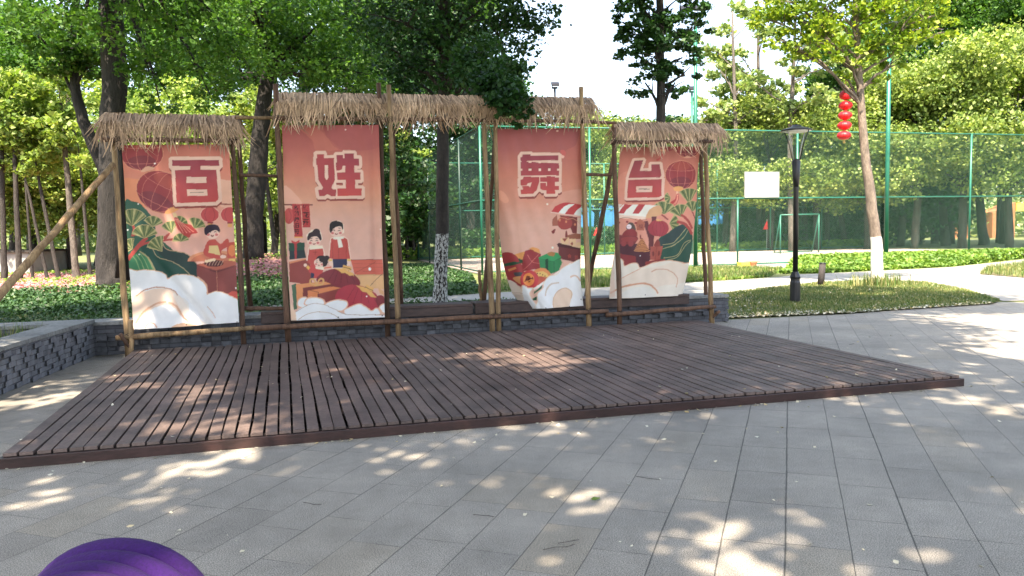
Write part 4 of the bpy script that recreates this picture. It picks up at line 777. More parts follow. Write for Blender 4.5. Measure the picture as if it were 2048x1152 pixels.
A.smooth([(610, 420), (660, 325), (690, 420)], (130, 50, 48)); A.poly([(565, 430), (735, 420), (700, 615), (560, 605)], (154, 72, 62)); A.line([(645, 430), (632, 605)], 5, (110, 45, 45), sm=False); A.ell(602, 525, 16, 34, (110, 45, 45)); A.ell(680, 520, 14, 34, (110, 45, 45)); A.poly([(500, 630), (780, 590), (780, 650), (500, 700)], (130, 45, 46))
cloud(A, [(30, 560), (150, 580), (210, 620), (230, 690), (320, 655), (400, 660), (440, 715), (600, 650), (760, 622), (900, 622), (1050, 655), (1180, 700), (1180, 1150), (20, 1150)], (206, 200, 194), (206, 165, 140), 11)
A.smooth([(30, 1060), (170, 1000), (400, 940), (560, 940), (650, 1000), (760, 960), (1120, 900), (1120, 700), (900, 640), (700, 700), (420, 740), (200, 850), (60, 900)], (206, 188, 176), .55); A.line([(170, 870), (320, 790), (440, 725)], 10, (196, 150, 122)); A.line([(50, 1060), (200, 980), (420, 930), (560, 940), (650, 1000), (700, 1060)], 24, (190, 140, 112)); A.line([(590, 770), (680, 735), (820, 745), (920, 800), (970, 880), (950, 980)], 13, (188, 150, 128)); A.smooth([(200, 1110), (300, 1000), (480, 970), (590, 990), (680, 1090), (600, 1120)], (200, 200, 200), .8); A.poly([(30, 640), (90, 620), (110, 1100), (30, 1130)], (206, 180, 168), .6)
A.ell(433, 551, 8, 8, (225, 215, 230)); A.ell(517, 1083, 8, 9, (60, 50, 50))
ART4 = A.done(), A

def interp_edge(pts, y): return np.interp(y, [p[1] for p in pts], [p[0] for p in pts])
def banner(art, left, right, tl, tr, bl, br, w, label, wave, curl=None):
    im, A = art; nxx = int((max(p[0] for p in right)-min(p[0] for p in left))*1.05); nyy = int((bl[1]-tl[1])*1.05)
    verts = np.empty((nyy+1, nxx+1, 3)); cols = np.empty((nyy+1, nxx+1, 4)); cols[..., 3] = 1
    o_ = np.array(O0-Vector((0, 0, EYE))).dot(np.array(Wd))+w; Cm = np.array(CM)
    for j in range(nyy+1):
        t = j/nyy; sx = np.linspace(0, 1, nxx+1); yl = tl[1]*(1-t)+bl[1]*t; yr = tr[1]*(1-t)+br[1]*t; py = yl*(1-sx)+yr*sx; x0 = interp_edge(left, yl); x1 = interp_edge(right, yr); px = x0*(1-sx)+x1*sx
        dd = np.stack([(px-1024)/F, -(py-576)/F, -np.ones_like(px)], 1)@Cm.T; k = o_/(dd@np.array(Wd)); pos = dd*k[:, None]+np.array([0, 0, EYE])
        off = wave(sx, t); off = off*2.1+.008*np.sin(sx*19+t*11)*np.sin(t*7+sx*5)+.004*np.sin(sx*37-t*23); pos += np.array(Wd)[None, :]*off[:, None]; verts[j] = pos
        iy = np.clip((py-A.y0).astype(int), 0, im.shape[0]-1); ix = np.clip((px-A.x0).astype(int), 0, im.shape[1]-1); cols[j, :, :3] = im[iy, ix]
    lum = cols[..., :3].mean(-1, keepdims=True); cols[..., :3] = np.clip((lum+(cols[..., :3]-lum)*.9)*1.3*np.array([1.06, 1.02, .93]), .012, .88)
    fv = verts.reshape(-1, 3); nn = (nyy+1)*(nxx+1); idx = (np.arange(nyy)[:, None]*(nxx+1)+np.arange(nxx)[None, :]).ravel()
    f = np.stack([idx+nxx+1, idx+nxx+2, idx+1, idx], 1)
    o = raw('banner', fv, f, M['banner']); a = o.data.color_attributes.new('art', 'FLOAT_COLOR', 'POINT'); a.data.foreach_set('color', cols.reshape(-1, 4).astype(np.float32).ravel())
    o.data.polygons.foreach_set('use_smooth', [True]*len(o.data.polygons)); sd = o.modifiers.new('cloth_thickness', 'SOLIDIFY'); sd.thickness = .003; sd.offset = -1
    return tag(o, label, 'banner', 'printed banners hung in the pole frame')
def wv(a, b, c): return lambda s, t: .010*np.sin(s*a+t*3)*(.3+t)+.008*np.sin(t*b+s*2)+.012*np.exp(-((s*.8+t*.0+c-t)/.05)**2)
banner(ART1, [(243, 290), (266, 660)], [(458, 288), (478, 645)], (243, 290), (458, 288), (266, 660), (478, 645), FW-.03, 'printed banner with the character 百, big red lanterns and a stall keeper', lambda s, t: .012*np.sin(s*7+t*2)*t+.03*np.exp(-((s-.25-(t-.62)*1.2)/.05)**2)*np.clip((t-.6)*4, 0, 1)+.01*np.sin(t*9+s*3))
banner(ART2, [(564, 250), (568, 400), (582, 641)], [(757, 250), (763, 420), (770, 635)], (564, 250), (757, 250), (582, 641), (770, 635), FW-.02, 'tall printed banner with the character 姓 above a cartoon family of three', lambda s, t: .01*np.sin(s*5+t*4)+.02*np.exp(-((s-.93)/.04)**2)*np.sin(t*3.1)+.006*np.sin(t*13))
banner(ART3, [(995, 257), (996, 400), (1003, 460), (1013, 520), (1024, 560), (1036, 590), (1058, 618)], [(1166, 257), (1163, 420), (1162, 560), (1168, 613)], (995, 257), (1166, 257), (1058, 619), (1166, 612), FW+.08, 'tall printed banner with the character 舞, its lower left corner curling back', lambda s, t: .012*np.sin(s*5+t*4)+.16*np.clip(1-s/.22, 0, 1)**1.6*np.clip((t-.3)*1.6, 0, 1)+.02*np.exp(-((s-.12-t*.1)/.05)**2)*t)
banner(ART4, [(1241, 294), (1237, 400), (1230, 500), (1222, 560), (1220, 597)], [(1400, 293), (1397, 400), (1388, 500), (1380, 560), (1374, 592)], (1241, 294), (1400, 293), (1220, 598), (1374, 592), FW+.10, 'printed banner with the character 台 and a striped stall at the right end', lambda s, t: .014*np.sin(s*6+t*3)+.05*np.clip((s-.8)*5, 0, 1)**2*t+.012*np.sin(t*8))

# ------------------------------------------------------------------ court fences
def fence_run(a, b, posts, H, label, mid=True, pm_=None, wm=None, step=.075, wr=.0021, gate=None, rp=.04):
    pm_ = pm_ or M['green_paint']; wm = wm or M['wire']; a, b = Vector(a), Vector(b); d = (b-a); ln = d.length; d.normalize(); n = Vector((-d.y, d.x, 0)); t = thing('court_fence', label, 'fence', a, None); Z = Vector((0, 0, 1))
    for s in posts:
        m = MB(); m.tube([a+d*s, a+d*s+Z*(H+.02)], rp, 10); m.build('post', pm_, t, smooth=True)
    for z in ((H, H/2+.02, .1) if mid else (H, .1)):
        m = MB()
        m.tube([a+Z*z, b+Z*z], .028, 8); m.build('rail', pm_, t, smooth=True)
    # chain link: two sets of slanting wires, panel by panel
    edges = sorted(posts)
    for i in range(len(edges)-1):
        s0, s1 = edges[i], edges[i+1]; V = []; Fc = []; r = wr
        for sg in (1, -1):
            k = -H if sg > 0 else 0; x = s0-H-step
            while x < s1+H+step:
                # wire through (x,0) with slope sg
                z0, z1 = .1, H; xa, xb = (x, x+(H-.1)) if sg > 0 else (x, x-(H-.1)); pa, pb = (xa, z0), (xb, z1)
                lo, hi = 0.0, 1.0; dx = xb-xa
                for lim, sgn in ((s0, 1), (s1, -1)):
                    ta = (lim-xa)/dx
                    if (dx > 0) == (sgn > 0): lo = max(lo, ta)
                    else: hi = min(hi, ta)
                if hi > lo+.001:
                    A0 = a+d*(xa+dx*lo)+Z*(z0+(z1-z0)*lo)+n*sg*.003; B0 = a+d*(xa+dx*hi)+Z*(z0+(z1-z0)*hi)+n*sg*.003; side = (d*(-1 if sg > 0 else 1)+Z).normalized()*r; j = len(V)
                    for q in (A0, B0): V += [q-side, q+side, q+n*r, q-n*r]
                    Fc += [(j, j+2, j+6, j+4), (j+2, j+1, j+5, j+6), (j+1, j+3, j+7, j+5), (j+3, j, j+4, j+7)]
                x += step*1.0
        raw('mesh_panel', np.array([list(q) for q in V]), np.array(Fc), wm, t)
    return t
def cs(px, w0=0.0):                       # distance along the near fence at image column px
    d = ray(px, 400); k = ((C(0, w0)-Vector((0, 0, EYE))).dot(cN))/d.dot(cN); q = Vector((0, 0, EYE))+d*k; return (q-cO).dot(cD)
HF = 5.08
near = [0, cs(1180), cs(1390), cs(1594), cs(1773), cs(1940), cs(1940)+3.8]
fence_run(C(0, 0), C(near[-1], 0), near, HF, 'green chain link court fence facing the plaza, behind the street lamp', step=.082)
fence_run(C(0, 0), C(0, 15.2), [0.02, 3.7, 7.6, 11.4, 15.2], HF, 'green chain link court fence running away from the corner behind the banners', pm_=M['green_dark'], wm=M['green_dark'], step=.1, wr=.0019)
fence_run(C(0, 15.2), C(28, 15.2), [.02]+[3.5*k for k in range(1, 9)], HF, 'far green chain link fence closing the back of the court', step=.16, wr=.0018)
m = MB(); s = cs(1475); m.tube([C(s, -.02), C(s, -.02, 2.5)], .035, 10); g = thing('gate_post', 'green gate post standing under the middle rail, left of the lamp', 'gate post', C(s, 0)); m.build('post', M['green_paint'], g, smooth=True)
m = MB(); m.tube([C(s, -.02, 2.5), C(s, -.02, 2.53)], .042, 10); m.build('cap', M['green_paint'], g)
g = thing('goal_frame', 'small green goal frame at the back of the court', 'goal', C(10, 14))
gp = [D(1561, 430, 42.5), D(1638, 428, 43.3)]
for q in gp: m = MB(); m.tube([Vector((q.x, q.y, 0)), q], .035, 8); m.build('goal_post', M['green_paint'], g, smooth=True)
m = MB(); m.tube([gp[0], gp[1]], .035, 8); m.build('crossbar', M['green_paint'], g, smooth=True)
m = MB(); bq = [Vector((q.x, q.y+1.0, 0.0)) for q in gp]; m.tube([gp[0], bq[0]], .03, 8); m.tube([gp[1], bq[1]], .03, 8); m.tube([bq[0]+Vector((0, 0, .05)), bq[1]+Vector((0, 0, .05))], .03, 8); m.build('back_stay', M['green_paint'], g, smooth=True)
# board tied to the fence
def onf(px, py, off=-.06):
    d = ray(px, py); k = ((C(0, off)-Vector((0, 0, EYE))).dot(cN))/d.dot(cN); return Vector((0, 0, EYE))+d*k
q0, q1 = onf(1490, 394), onf(1557, 345); bw = abs((q1-q0).dot(cD)); bh = q1.z-q0.z; cc = (q0+q1)/2
g = thing('notice_board', 'white rectangular board fixed on the court fence left of the street lamp', 'board', (cc.x, cc.y, q0.z))
m = MB(); m.box(cc, bw, .025, bh, cD, cN); m.build('panel', M['white_board'], g, bevel=.006)
m = MB()
for sx in (-1, 1): m.box(cc+cD*sx*(bw/2+.012), .03, .045, bh+.06, cD, cN)
for sz in (-1, 1): m.box(cc+Vector((0, 0, sz*(bh/2+.012))), bw-.004, .045, .03, cD, cN)
m.build('board_frame', M['grey_metal'], g, bevel=.004)
m = MB(); rg = random.Random(2)
for (x, z, w_, h_) in [(.15, -.10, .10, .04), (.30, -.09, .07, .03), (.42, -.10, .05, .03), (.20, -.2, .03, .015), (.36, -.28, .03, .02), (.28, -.16, .02, .01)]: m.box(cc+cD*x*.7+Vector((0, 0, z))-cN*.0145, w_*.6, .002, h_, cD, cN)
m.build('small_print', M['grey_metal'], g)
# yellow crate by the gate
c0 = G(1498, 536); g = thing('storage_box', 'yellow and orange plastic box on the court by the gate post', 'box', c0)
m = MB(); m.box(c0+cD*-.22+Vector((0, 0, .11)), .36, .3, .22, cD, cN); m.build('box_body', M['yellow'], g, bevel=.015)
m = MB(); m.lathe(c0+cD*.12, [(.13, 0), (.17, .06), (.15, .12), (.18, .17), (.19, .21)], 20); m.build('bucket', M['orange'], g, smooth=True)
m = MB(); m.box(c0+cD*.14+Vector((0, 0, .225)), .46, .3, .015, cD, cN); m.build('lid', M['orange'], g, bevel=.004)

# floodlight poles
def flood(px, dist, top, r, label, head, mat):
    q = D(px, 440, dist); t = thing('floodlight_pole', label, 'light pole', (q.x, q.y, 0), 'floodlight poles round the court'); zt = zat(px, top, q)
    m = MB(); m.tube([(q.x, q.y, 0), (q.x, q.y, zt)], [r, r*.8], 14); m.build('pole', mat, t, smooth=True)
    m = MB(); m.box((q.x, q.y, zt+.06), .30, .10, .10); m.box((q.x-.14, q.y, zt+.18), .05, .05, .24); m.build('bracket', mat, t, bevel=.01)
    for dx in head:
        m = MB(); c = Vector((q.x+dx, q.y-.12, zt+.24)); ax = Vector((1, .1, 0)).normalized(); ay = Vector((0, -math.cos(R(38)), -math.sin(R(38)))); ay = (ay-ax*ay.dot(ax)).normalized(); m.box(c, .42, .30, .09, ax, ay); l = m.build('lamp_head', M['black_metal'], t, bevel=.01)
        m = MB(); az = ax.cross(ay); m.box(c-az*.05*(1 if az.z > 0 else -1), .36, .25, .012, ax, ay); m.build('lamp_lens', M['grey_metal'], t)
flood(1773, 31.3, 62, .09, 'tall green floodlight pole behind the leaning whitewashed tree', [.05], M['green_paint'])
flood(1391, 29.0, 32, .078, 'tall green floodlight pole rising behind the right thatched top', [-.35, .1], M['green_paint'])
flood(1384, 44.5, 186, .07, 'thin green light pole standing just left of the tall green pole', [0], M['green_paint'])
flood(1113, 43.0, 178, .07, 'thin dark pole with a single floodlight against the open sky', [.02], M['black_metal'])

# ------------------------------------------------------------------ street lamp
q = G(1590, 607); T_ = thing('street_lamp', 'black post lamp with a wide flat cap on four struts, in the grass', 'street lamp', q); x, y = q.x, q.y
m = MB(); m.lathe(q, [(.10, 0), (.10, .42), (.09, .46), (.09, .50), (.105, .53), (.075, .60), (.06, .64)], 16); m.build('base_sleeve', M['black_metal'], T_, smooth=False, bevel=.004)
zt = zat(1590, 318, q); m = MB(); m.tube([(x, y, .6), (x, y, zt-.55), (x, y, zt)], [.05, .05, .05], 16); m.lathe((x, y, zt-.55), [(.052, 0), (.07, .2), (.082, .50), (.06, .54)], 16); m.build('pole', M['black_metal'], T_, smooth=True)
zc = zat(1590, 262, q); m = MB(); m.lathe((x, y, zc), [(.30, 0), (.305, .016), (.25, .04), (.14, .07), (.10, .085), (.08, .11), (.03, .12)], 32); m.build('lamp_cap', M['black_metal'], T_, smooth=True)
m = MB(); m.lathe((x, y, zc-.028), [(.18, 0), (.275, .026)], 32); m.build('lamp_lens', M['white_board'], T_, smooth=True)
for k in range(4):
    a = R(35+90*k); m = MB(); m.tube([(x+.085*math.cos(a), y+.085*math.sin(a), zt-.02), (x+.165*math.cos(a), y+.165*math.sin(a), (zt+zc)/2+.02), (x+.28*math.cos(a), y+.28*math.sin(a), zc+.005)], .011, 8); m.build('strut', M['grey_metal'] if k % 2 == 0 else M['black_metal'], T_, smooth=True)
# bollard
q = G(1643, 573); T_ = thing('bollard', 'short round grey stone bollard in the grass beside the path', 'bollard', q)
m = MB(); m.tube([q+Vector((-.025, 0, 0)), q+Vector((0, 0, .3)), q+Vector((.02, 0, .57))], [.082, .08, .078], 20, True); m.build('shaft', M['bollard'], T_, smooth=True)
m = MB(); m.lathe(q+Vector((.02, 0, .571)), [(.084, 0), (.086, .02), (.07, .028)], 20); m.build('cap', M['black_metal'], T_, smooth=True)
# red lanterns
LD = 20.2; g = thing('lantern_string', 'string of five red lanterns hanging from a branch left of the leaning trunk', 'lanterns', D(1690, 290, LD))
for i, (px, py) in enumerate([(1692, 190), (1691, 211), (1690, 231), (1689, 251), (1688, 271)]):
    c = D(px, py, LD); m = MB(); prof = [(.05, -.105), (.105, -.088), (.152, -.048), (.172, 0), (.152, .048), (.105, .088), (.05, .105)] if i else [(.05, -.115), (.11, -.10), (.15, -.06), (.158, 0), (.14, .06), (.09, .105), (.045, .115)]
    l = m.lathe(c, prof, 48, 16, .07); l = m.build('lantern', M['red_silk'], g, smooth=True)
    for sg in (-1, 1):
        m = MB(); m.lathe(c+Vector((0, 0, sg*.105-.01)), [(.045, 0), (.05, .01), (.045, .02)], 16); k_ = m.build('lantern_cap', M['gold'] if i == 4 and sg < 0 else M['red_silk'], None); k_.parent = l; k_.matrix_parent_inverse = Matrix.Translation(-g.location) if False else Matrix.Identity(4); k_.location = (0, 0, 0)
m = MB(); m.tube([D(1692, 150, LD), D(1688, 272, LD)], .005, 6); m.build('cord', M['red_silk'], g)
m = MB(); m.lathe(D(1688, 284, LD), [(.03, -.03), (.035, .0), (.02, .03)], 12); m.build('tassel', M['gold'], g)

# ------------------------------------------------------------------ purple hood at the lower left
g = thing('fabric_hood', 'purple soft fabric hood with curved folds at the lower left corner', 'hood', (-.62, 1.12, 0))
def ellip(c, a, b, h, rot, tilt, seg=40, rings=22, mat=None, name='fold', top=.99):
    m = MB(); c = Vector(c); Rt = Matrix.Rotation(R(rot), 3, 'Z') @ Matrix.Rotation(R(tilt), 3, 'Y')
    for i in range(rings+1):
        ph = -math.pi/2+math.pi*i/rings
        for k in range(seg):
            t = 2*math.pi*k/seg; m.v.append(tuple(c+Rt@Vector((a*math.cos(ph)*math.cos(t), b*math.cos(ph)*math.sin(t), h*math.sin(ph)))))
    for i in range(rings):
        for k in range(seg): p0 = i*seg+k; p1 = i*seg+(k+1) % seg; m.f.append((p0, p1, p1+seg, p0+seg))
    return m.build(name, M['purple'], g, smooth=True)
hd = 1.25
ellip(D(243, 1235, hd), .154, .060, .130, 0, 2)
ellip(D(226, 1236, 1.20), .140, .050, .106, 0, 5)
ellip(D(196, 1236, 1.16), .118, .048, .086, 0, 7)
ellip(D(178, 1240, 1.12), .104, .045, .070, 0, 8)
m = MB(); c = D(235, 1235, hd); m.lathe((c.x, c.y, 0), [(.26, .02), (.27, .3), (.24, .6), (.19, .8), (.16, .95), (.13, c.z)], 40, 9, .1); m.build('drape', M['purple'], g, smooth=True)

# ------------------------------------------------------------------ trees
def limb(m, a, b, r0, r1, rg, sag=.12, seg=7, n=6):
    a, b = Vector(a), Vector(b); ln = (b-a).length; pts = []
    for k in range(n+1):
        t = k/n; p_ = a.lerp(b, t); p_.z += sag*ln*math.sin(t*math.pi)*.6; w_ = ln*.03*math.sin(t*math.pi); pts.append(p_+Vector((rg.uniform(-w_, w_), rg.uniform(-w_, w_), rg.uniform(-w_, w_))))
    m.tube(pts, [r0*(1-k/n)+r1*k/n for k in range(n+1)], seg, False); return pts
def crown_pts(clumps, n, rs, sub=.32, flat=.7):
    cl = np.array(clumps, float); wgt = cl[:, 3]**2; wgt /= wgt.sum(); cnt = np.maximum(8, (wgt*n).astype(int)); out = []
    for (x, y, z, r), c in zip(cl, cnt):
        ns = max(3, int(c/45)); d = rs.normal(size=(ns, 3)); d /= np.linalg.norm(d, axis=1)[:, None]; sc = d*(r*rs.uniform(.35, 1.0, ns)**.6)[:, None]; sc[:, 2] *= flat
        k = rs.randint(0, ns, c); q = sc[k]+rs.normal(size=(c, 3))*r*sub*.5*np.array([1, 1, .55]); out.append(q+np.array([x, y, z]))
    return np.concatenate(out)
def tree(name, label, base, trunk, clumps, n, leaf, lmat, bmat, seed, group=None, limbs=True, sub=.32, up=.35, twigs=True, flat=.7, zmin=0):
    """trunk: list of (x, y, z, r) world; clumps: (x, y, z, r) world"""
    rs_ = np.random.RandomState(seed); rg = random.Random(seed); t = thing(name, label, 'tree', base, group); m = MB()
    tp = [Vector(q[:3]) for q in trunk]; tr = [q[3] for q in trunk]; pts = []; rr = []
    for i in range(len(tp)-1):
        for k in range(5): f_ = k/5; pts.append(tp[i].lerp(tp[i+1], f_)+Vector((rg.uniform(-1, 1), rg.uniform(-1, 1), 0))*tr[i]*.08); rr.append(tr[i]*(1-f_)+tr[i+1]*f_)
    pts.append(tp[-1]); rr.append(tr[-1]); m.tube(pts, rr, 14, True, rg, .035)
    if limbs:
        for (x, y, z, r) in clumps:
            c = Vector((x, y, z)); zz = max(zmin, tp[0].z+.35*(tp[-1].z-tp[0].z), min(c.z-.45*math.hypot(x-tp[0].x, y-tp[0].y)-.3, tp[-1].z)); j = min(range(len(pts)), key=lambda i: abs(pts[i].z-zz)); L_ = limb(m, pts[j], c, rr[j]*.45, .018, rg)
            if twigs:
                for _ in range(3): limb(m, L_[rg.choice([3, 4, 5])], c+Vector((rg.uniform(-r, r), rg.uniform(-r, r), rg.uniform(-.5*r, .6*r)))*.8, .02, .006, rg, seg=5, n=4)
    m.build('trunk', bmat, t, smooth=True)
    v, f = leaf_arrays(crown_pts(clumps, n, rs_, sub, flat), leaf, rs_, up); raw('crown', v, f, lmat, t)
    return t
def blob(cx, cy, cz, rx, ry, rz, k, r, seed):          # clumps filling an ellipsoid
    rg = random.Random(seed); out = []
    while len(out) < k:
        d = Vector((rg.gauss(0, 1), rg.gauss(0, 1), rg.gauss(0, 1))).normalized()*rg.uniform(.35, 1)**.5; out.append((cx+d.x*rx, cy+d.y*ry, cz+d.z*rz, r*rg.uniform(.7, 1.25)))
    return out
# whitewashed bark
def paint_bark(name, c1, c2, z0, white=(.78, .75, .68), patchy_=0.0):
    m, n, b = newmat(name); v = coords(n, (2, 2, .8)); f = noise(n, v, 4); g_ = noise(n, v, 18, 4); c = mixc(n, .5, ramp(n, f, [(.3, c1), (.7, c2)]), ramp(n, g_, [(.35, (.5,)*3), (.65, (1.3,)*3)]), 'MULTIPLY')
    ge = n.nodes.new('ShaderNodeNewGeometry'); sp = n.nodes.new('ShaderNodeSeparateXYZ'); n.links.new(ge.outputs['Position'], sp.inputs[0])
    edge = math_(n, 'LESS_THAN', sp.outputs[2], math_(n, 'ADD', z0-.02, math_(n, 'MULTIPLY', f, .05)))
    if patchy_: edge = math_(n, 'MULTIPLY', edge, math_(n, 'GREATER_THAN', g_, patchy_))
    n.links.new(mixc(n, edge, c, white), b.inputs['Base Color']); b.inputs['Roughness'].default_value = .9; bump(n, b, math_(n, 'ADD', f, g_), .8, .025); return m

def pxclumps(spec):            # (px, py, dist, radius)
    out = []
    for (px, py, d_, r) in spec: q = D(px, py, d_); out.append((q.x, q.y, q.z, r))
    return out
def trunk_px(spec):            # (px, py, dist, radius); the first reaches the ground
    out = []
    for i, (px, py, d_, r) in enumerate(spec):
        q = D(px, py, d_)
        if i == 0: q.z = float(hm(q.x, q.y))-.05
        out.append((q.x, q.y, q.z, r))
    return out
# 1 near ginkgo behind the wall, whitewashed foot
tk = trunk_px([(879, 610, 16.6, .165), (882, 560, 16.6, .14), (885, 380, 16.6, .13), (888, 180, 16.6, .115), (890, 0, 16.6, .10), (890, -150, 16.6, .08), (890, -400, 16.6, .03)])
M['paint1'] = paint_bark('whitewashed_dark_bark', (.018, .015, .013), (.055, .044, .038), 1.5, (.5, .5, .48), .5)
cl = pxclumps([(860, 120, 16.6, .75), (930, 110, 16.2, .8), (980, 90, 16.0, .85), (1020, 60, 16.2, .8), (1060, 20, 16.0, .6), (960, 20, 16.5, 1.0), (880, 10, 16, 1.0), (800, 40, 16, 1.0), (790, 110, 16.6, .8), (760, -10, 17, 1.1), (1040, -60, 16, .9), (940, -90, 16, 1.2), (840, -90, 16.5, 1.3), (900, -200, 16.5, 1.3), (1000, 150, 15.0, .45), (1035, 120, 15.5, .4), (840, -300, 16.6, 1.2), (1000, -230, 16.6, 1.1), (830, 160, 17, .6), (905, 165, 15.8, .55), (950, 150, 15.2, .6),
              (985, 180, 13.0, .42), (1010, 200, 12.2, .34), (1030, 222, 11.8, .22), (975, 150, 14, .5), (1000, 168, 12.8, .35)])
gk = tree('ginkgo_tree', 'dark leafy tree with a flaking whitewashed foot, seen through the open bay', (tk[0][0], tk[0][1], 0), tk, cl, 21000, .085, M['leaf_dark'], M['paint1'], 11, sub=.4)
dr = pxclumps([(960, 115, 13.2, .40), (985, 145, 12.6, .36), (1005, 175, 12.2, .32), (1018, 200, 11.8, .28), (1030, 222, 11.65, .2), (978, 175, 12.2, .26), (992, 205, 11.8, .20), (1042, 240, 11.6, .12), (945, 140, 13.2, .3), (1020, 150, 12.6, .25), (1035, 185, 12, .16)])
v, f = leaf_arrays(crown_pts(dr, 4200, np.random.RandomState(4), .5, .8), .075, np.random.RandomState(5), .35); raw('drooping_branch', v, f, M['leaf_dark'], gk)
# 2 conical dark tree behind the right banner
tk = trunk_px([(1326, 590, 19.5, .16), (1324, 400, 19.5, .14), (1322, 180, 19.5, .10), (1320, 0, 19.5, .085), (1318, -250, 19.5, .03)])
cl = pxclumps([(1290, 165, 19.5, .5), (1350, 165, 19.5, .42), (1320, 150, 19.2, .5), (1265, 110, 19.5, .5), (1310, 105, 19.2, .6), (1365, 115, 19.5, .55), (1255, 70, 19.5, .42), (1300, 60, 19.5, .7), (1350, 65, 19.2, .7), (1385, 60, 19.5, .45), (1285, 15, 19.5, .6), (1340, 10, 19.5, .8), (1390, 15, 19.5, .5), (1265, -5, 19.5, .45), (1300, -70, 19.5, .9), (1360, -70, 19.5, .8), (1320, -150, 19.5, .8), (1330, 185, 19.4, .3), (1245, 45, 19.6, .28), (1370, 150, 19.5, .35)])
tree('ginkgo_tree', 'narrow dark green tree standing behind the right thatched top, against the sky', (tk[0][0], tk[0][1], 0), tk, cl, 9500, .10, M['leaf_dark'], M['bark'], 12, sub=.28)
# 3 leaning trunk with white foot on the grass bank
tk = trunk_px([(1756, 573, 20.0, .155), (1752, 480, 20.0, .135), (1742, 400, 20.0, .125), (1729, 300, 20.0, .102), (1718, 150, 20.1, .085), (1711, 0, 20.1, .07), (1700, -200, 20.2, .04)])
M['paint2'] = paint_bark('whitewashed_bark', (.10, .08, .065), (.24, .195, .155), 1.22, (.80, .76, .68))
cl = pxclumps([(1560, 80, 20, .5), (1600, 100, 20, .5), (1540, 40, 20.3, .45), (1600, 40, 20, .6), (1650, 75, 19.8, .55), (1690, 105, 19.6, .5), (1740, 110, 20, .5), (1780, 85, 20, .6), (1830, 60, 20, .6), (1790, 130, 20, .35), (1870, 30, 20, .55), (1700, 40, 20, .8), (1770, 20, 20, .8), (1640, 10, 20, .7), (1570, 0, 20, .6), (1820, -10, 20, .8), (1720, -60, 20, 1.0), (1640, -60, 20, .9), (1800, -90, 20, 1.0), (1700, -160, 20, 1.0), (1890, 65, 20, .35), (1690, 150, 20.2, .22), (1760, 160, 20.2, .22), (1900, -30, 20, .6)])
tree('ginkgo_tree', 'leaning tree with a clean white painted foot and yellow green leaves', (tk[0][0], tk[0][1], 0), tk, cl, 13000, .10, M['leaf_yellow'], M['paint2'], 13, sub=.4)
# 4 massive trunk, left
tk = trunk_px([(222, 582, 24, .46), (220, 560, 24, .38), (224, 330, 24, .35), (228, 150, 24, .345), (221, 0, 24, .335), (215, -200, 24, .28), (210, -500, 24, .12)])
cl = pxclumps([(100, 40, 23, 1.2), (40, -20, 22, 1.3), (160, 60, 22.5, 1.0), (300, 60, 22.5, 1.2), (380, 100, 22.5, 1.2), (340, -10, 22, 1.5), (440, 40, 22, 1.4), (480, 120, 23, 1.1), (250, -80, 22, 1.8), (100, -120, 23, 1.8), (420, -120, 22, 1.8), (560, -40, 22, 1.5), (300, 150, 23.5, .8), (120, 120, 24, .6), (320, 205, 24.5, .5), (420, 190, 24, .7), (200, -300, 24, 2.2), (220, -180, 21, 1.6), (200, -350, 22, 1.8), (260, -130, 20, 1.3), (180, -130, 20, 1.3), (300, -250, 20, 1.6), (120, -220, 20, 1.6), (220, -260, 19, 1.5)])  # last clumps, unseen above the view, are added forward to shade the trunk
tree('broadleaf_tree', 'massive dark trunk rising behind the left end of the frame', (tk[0][0], tk[0][1], 0), tk, cl, 20000, .125, M['leaf_mid'], M['bark_big'], 14, sub=.42, zmin=10.2)
m = MB(); rg = random.Random(1)
tk2 = trunk_px([(262, 590, 24.6, .22), (236, 430, 24.6, .2), (205, 330, 24.6, .19), (165, 240, 24.6, .17), (150, 175, 24.6, .14), (145, 60, 24.6, .1)])
tree('broadleaf_tree', 'thinner bent trunk forking left from behind the massive one', (tk2[0][0], tk2[0][1], 0), tk2, pxclumps([(110, 120, 24.5, .8), (150, 90, 24.5, .8), (180, 130, 24.3, .6), (60, 60, 24.6, .8)]), 3000, .14, M['leaf_mid'], M['bark_big'], 15)
# 5 leaning trunk seen between the first two bays
tk = trunk_px([(507, 520, 30, .40), (508, 420, 30, .35), (520, 280, 30, .32), (535, 150, 30, .24), (540, 0, 30, .2), (545, -250, 30, .1)])
cl = pxclumps([(470, 150, 30, 1.0), (560, 110, 29, 1.4), (620, 60, 29, 1.6), (680, 120, 29, 1.3), (500, 40, 29, 1.6), (600, 150, 28, 1.0), (560, -40, 29, 2.0), (700, 20, 29, 1.7), (640, 170, 29, .9), (430, 180, 30, .8), (740, 150, 30, 1.2), (520, -60, 26, 1.7), (540, -200, 26, 2.0), (480, -110, 25, 1.6)])  # nearer clumps at the end, mostly out of view, added to shade this trunk
tree('broadleaf_tree', 'leaning dark trunk visible in the gap between the 百 and 姓 banners', (tk[0][0], tk[0][1], .3), tk, cl, 15000, .145, M['leaf_mid'], M['bark_big'], 16, sub=.42, zmin=7.5)
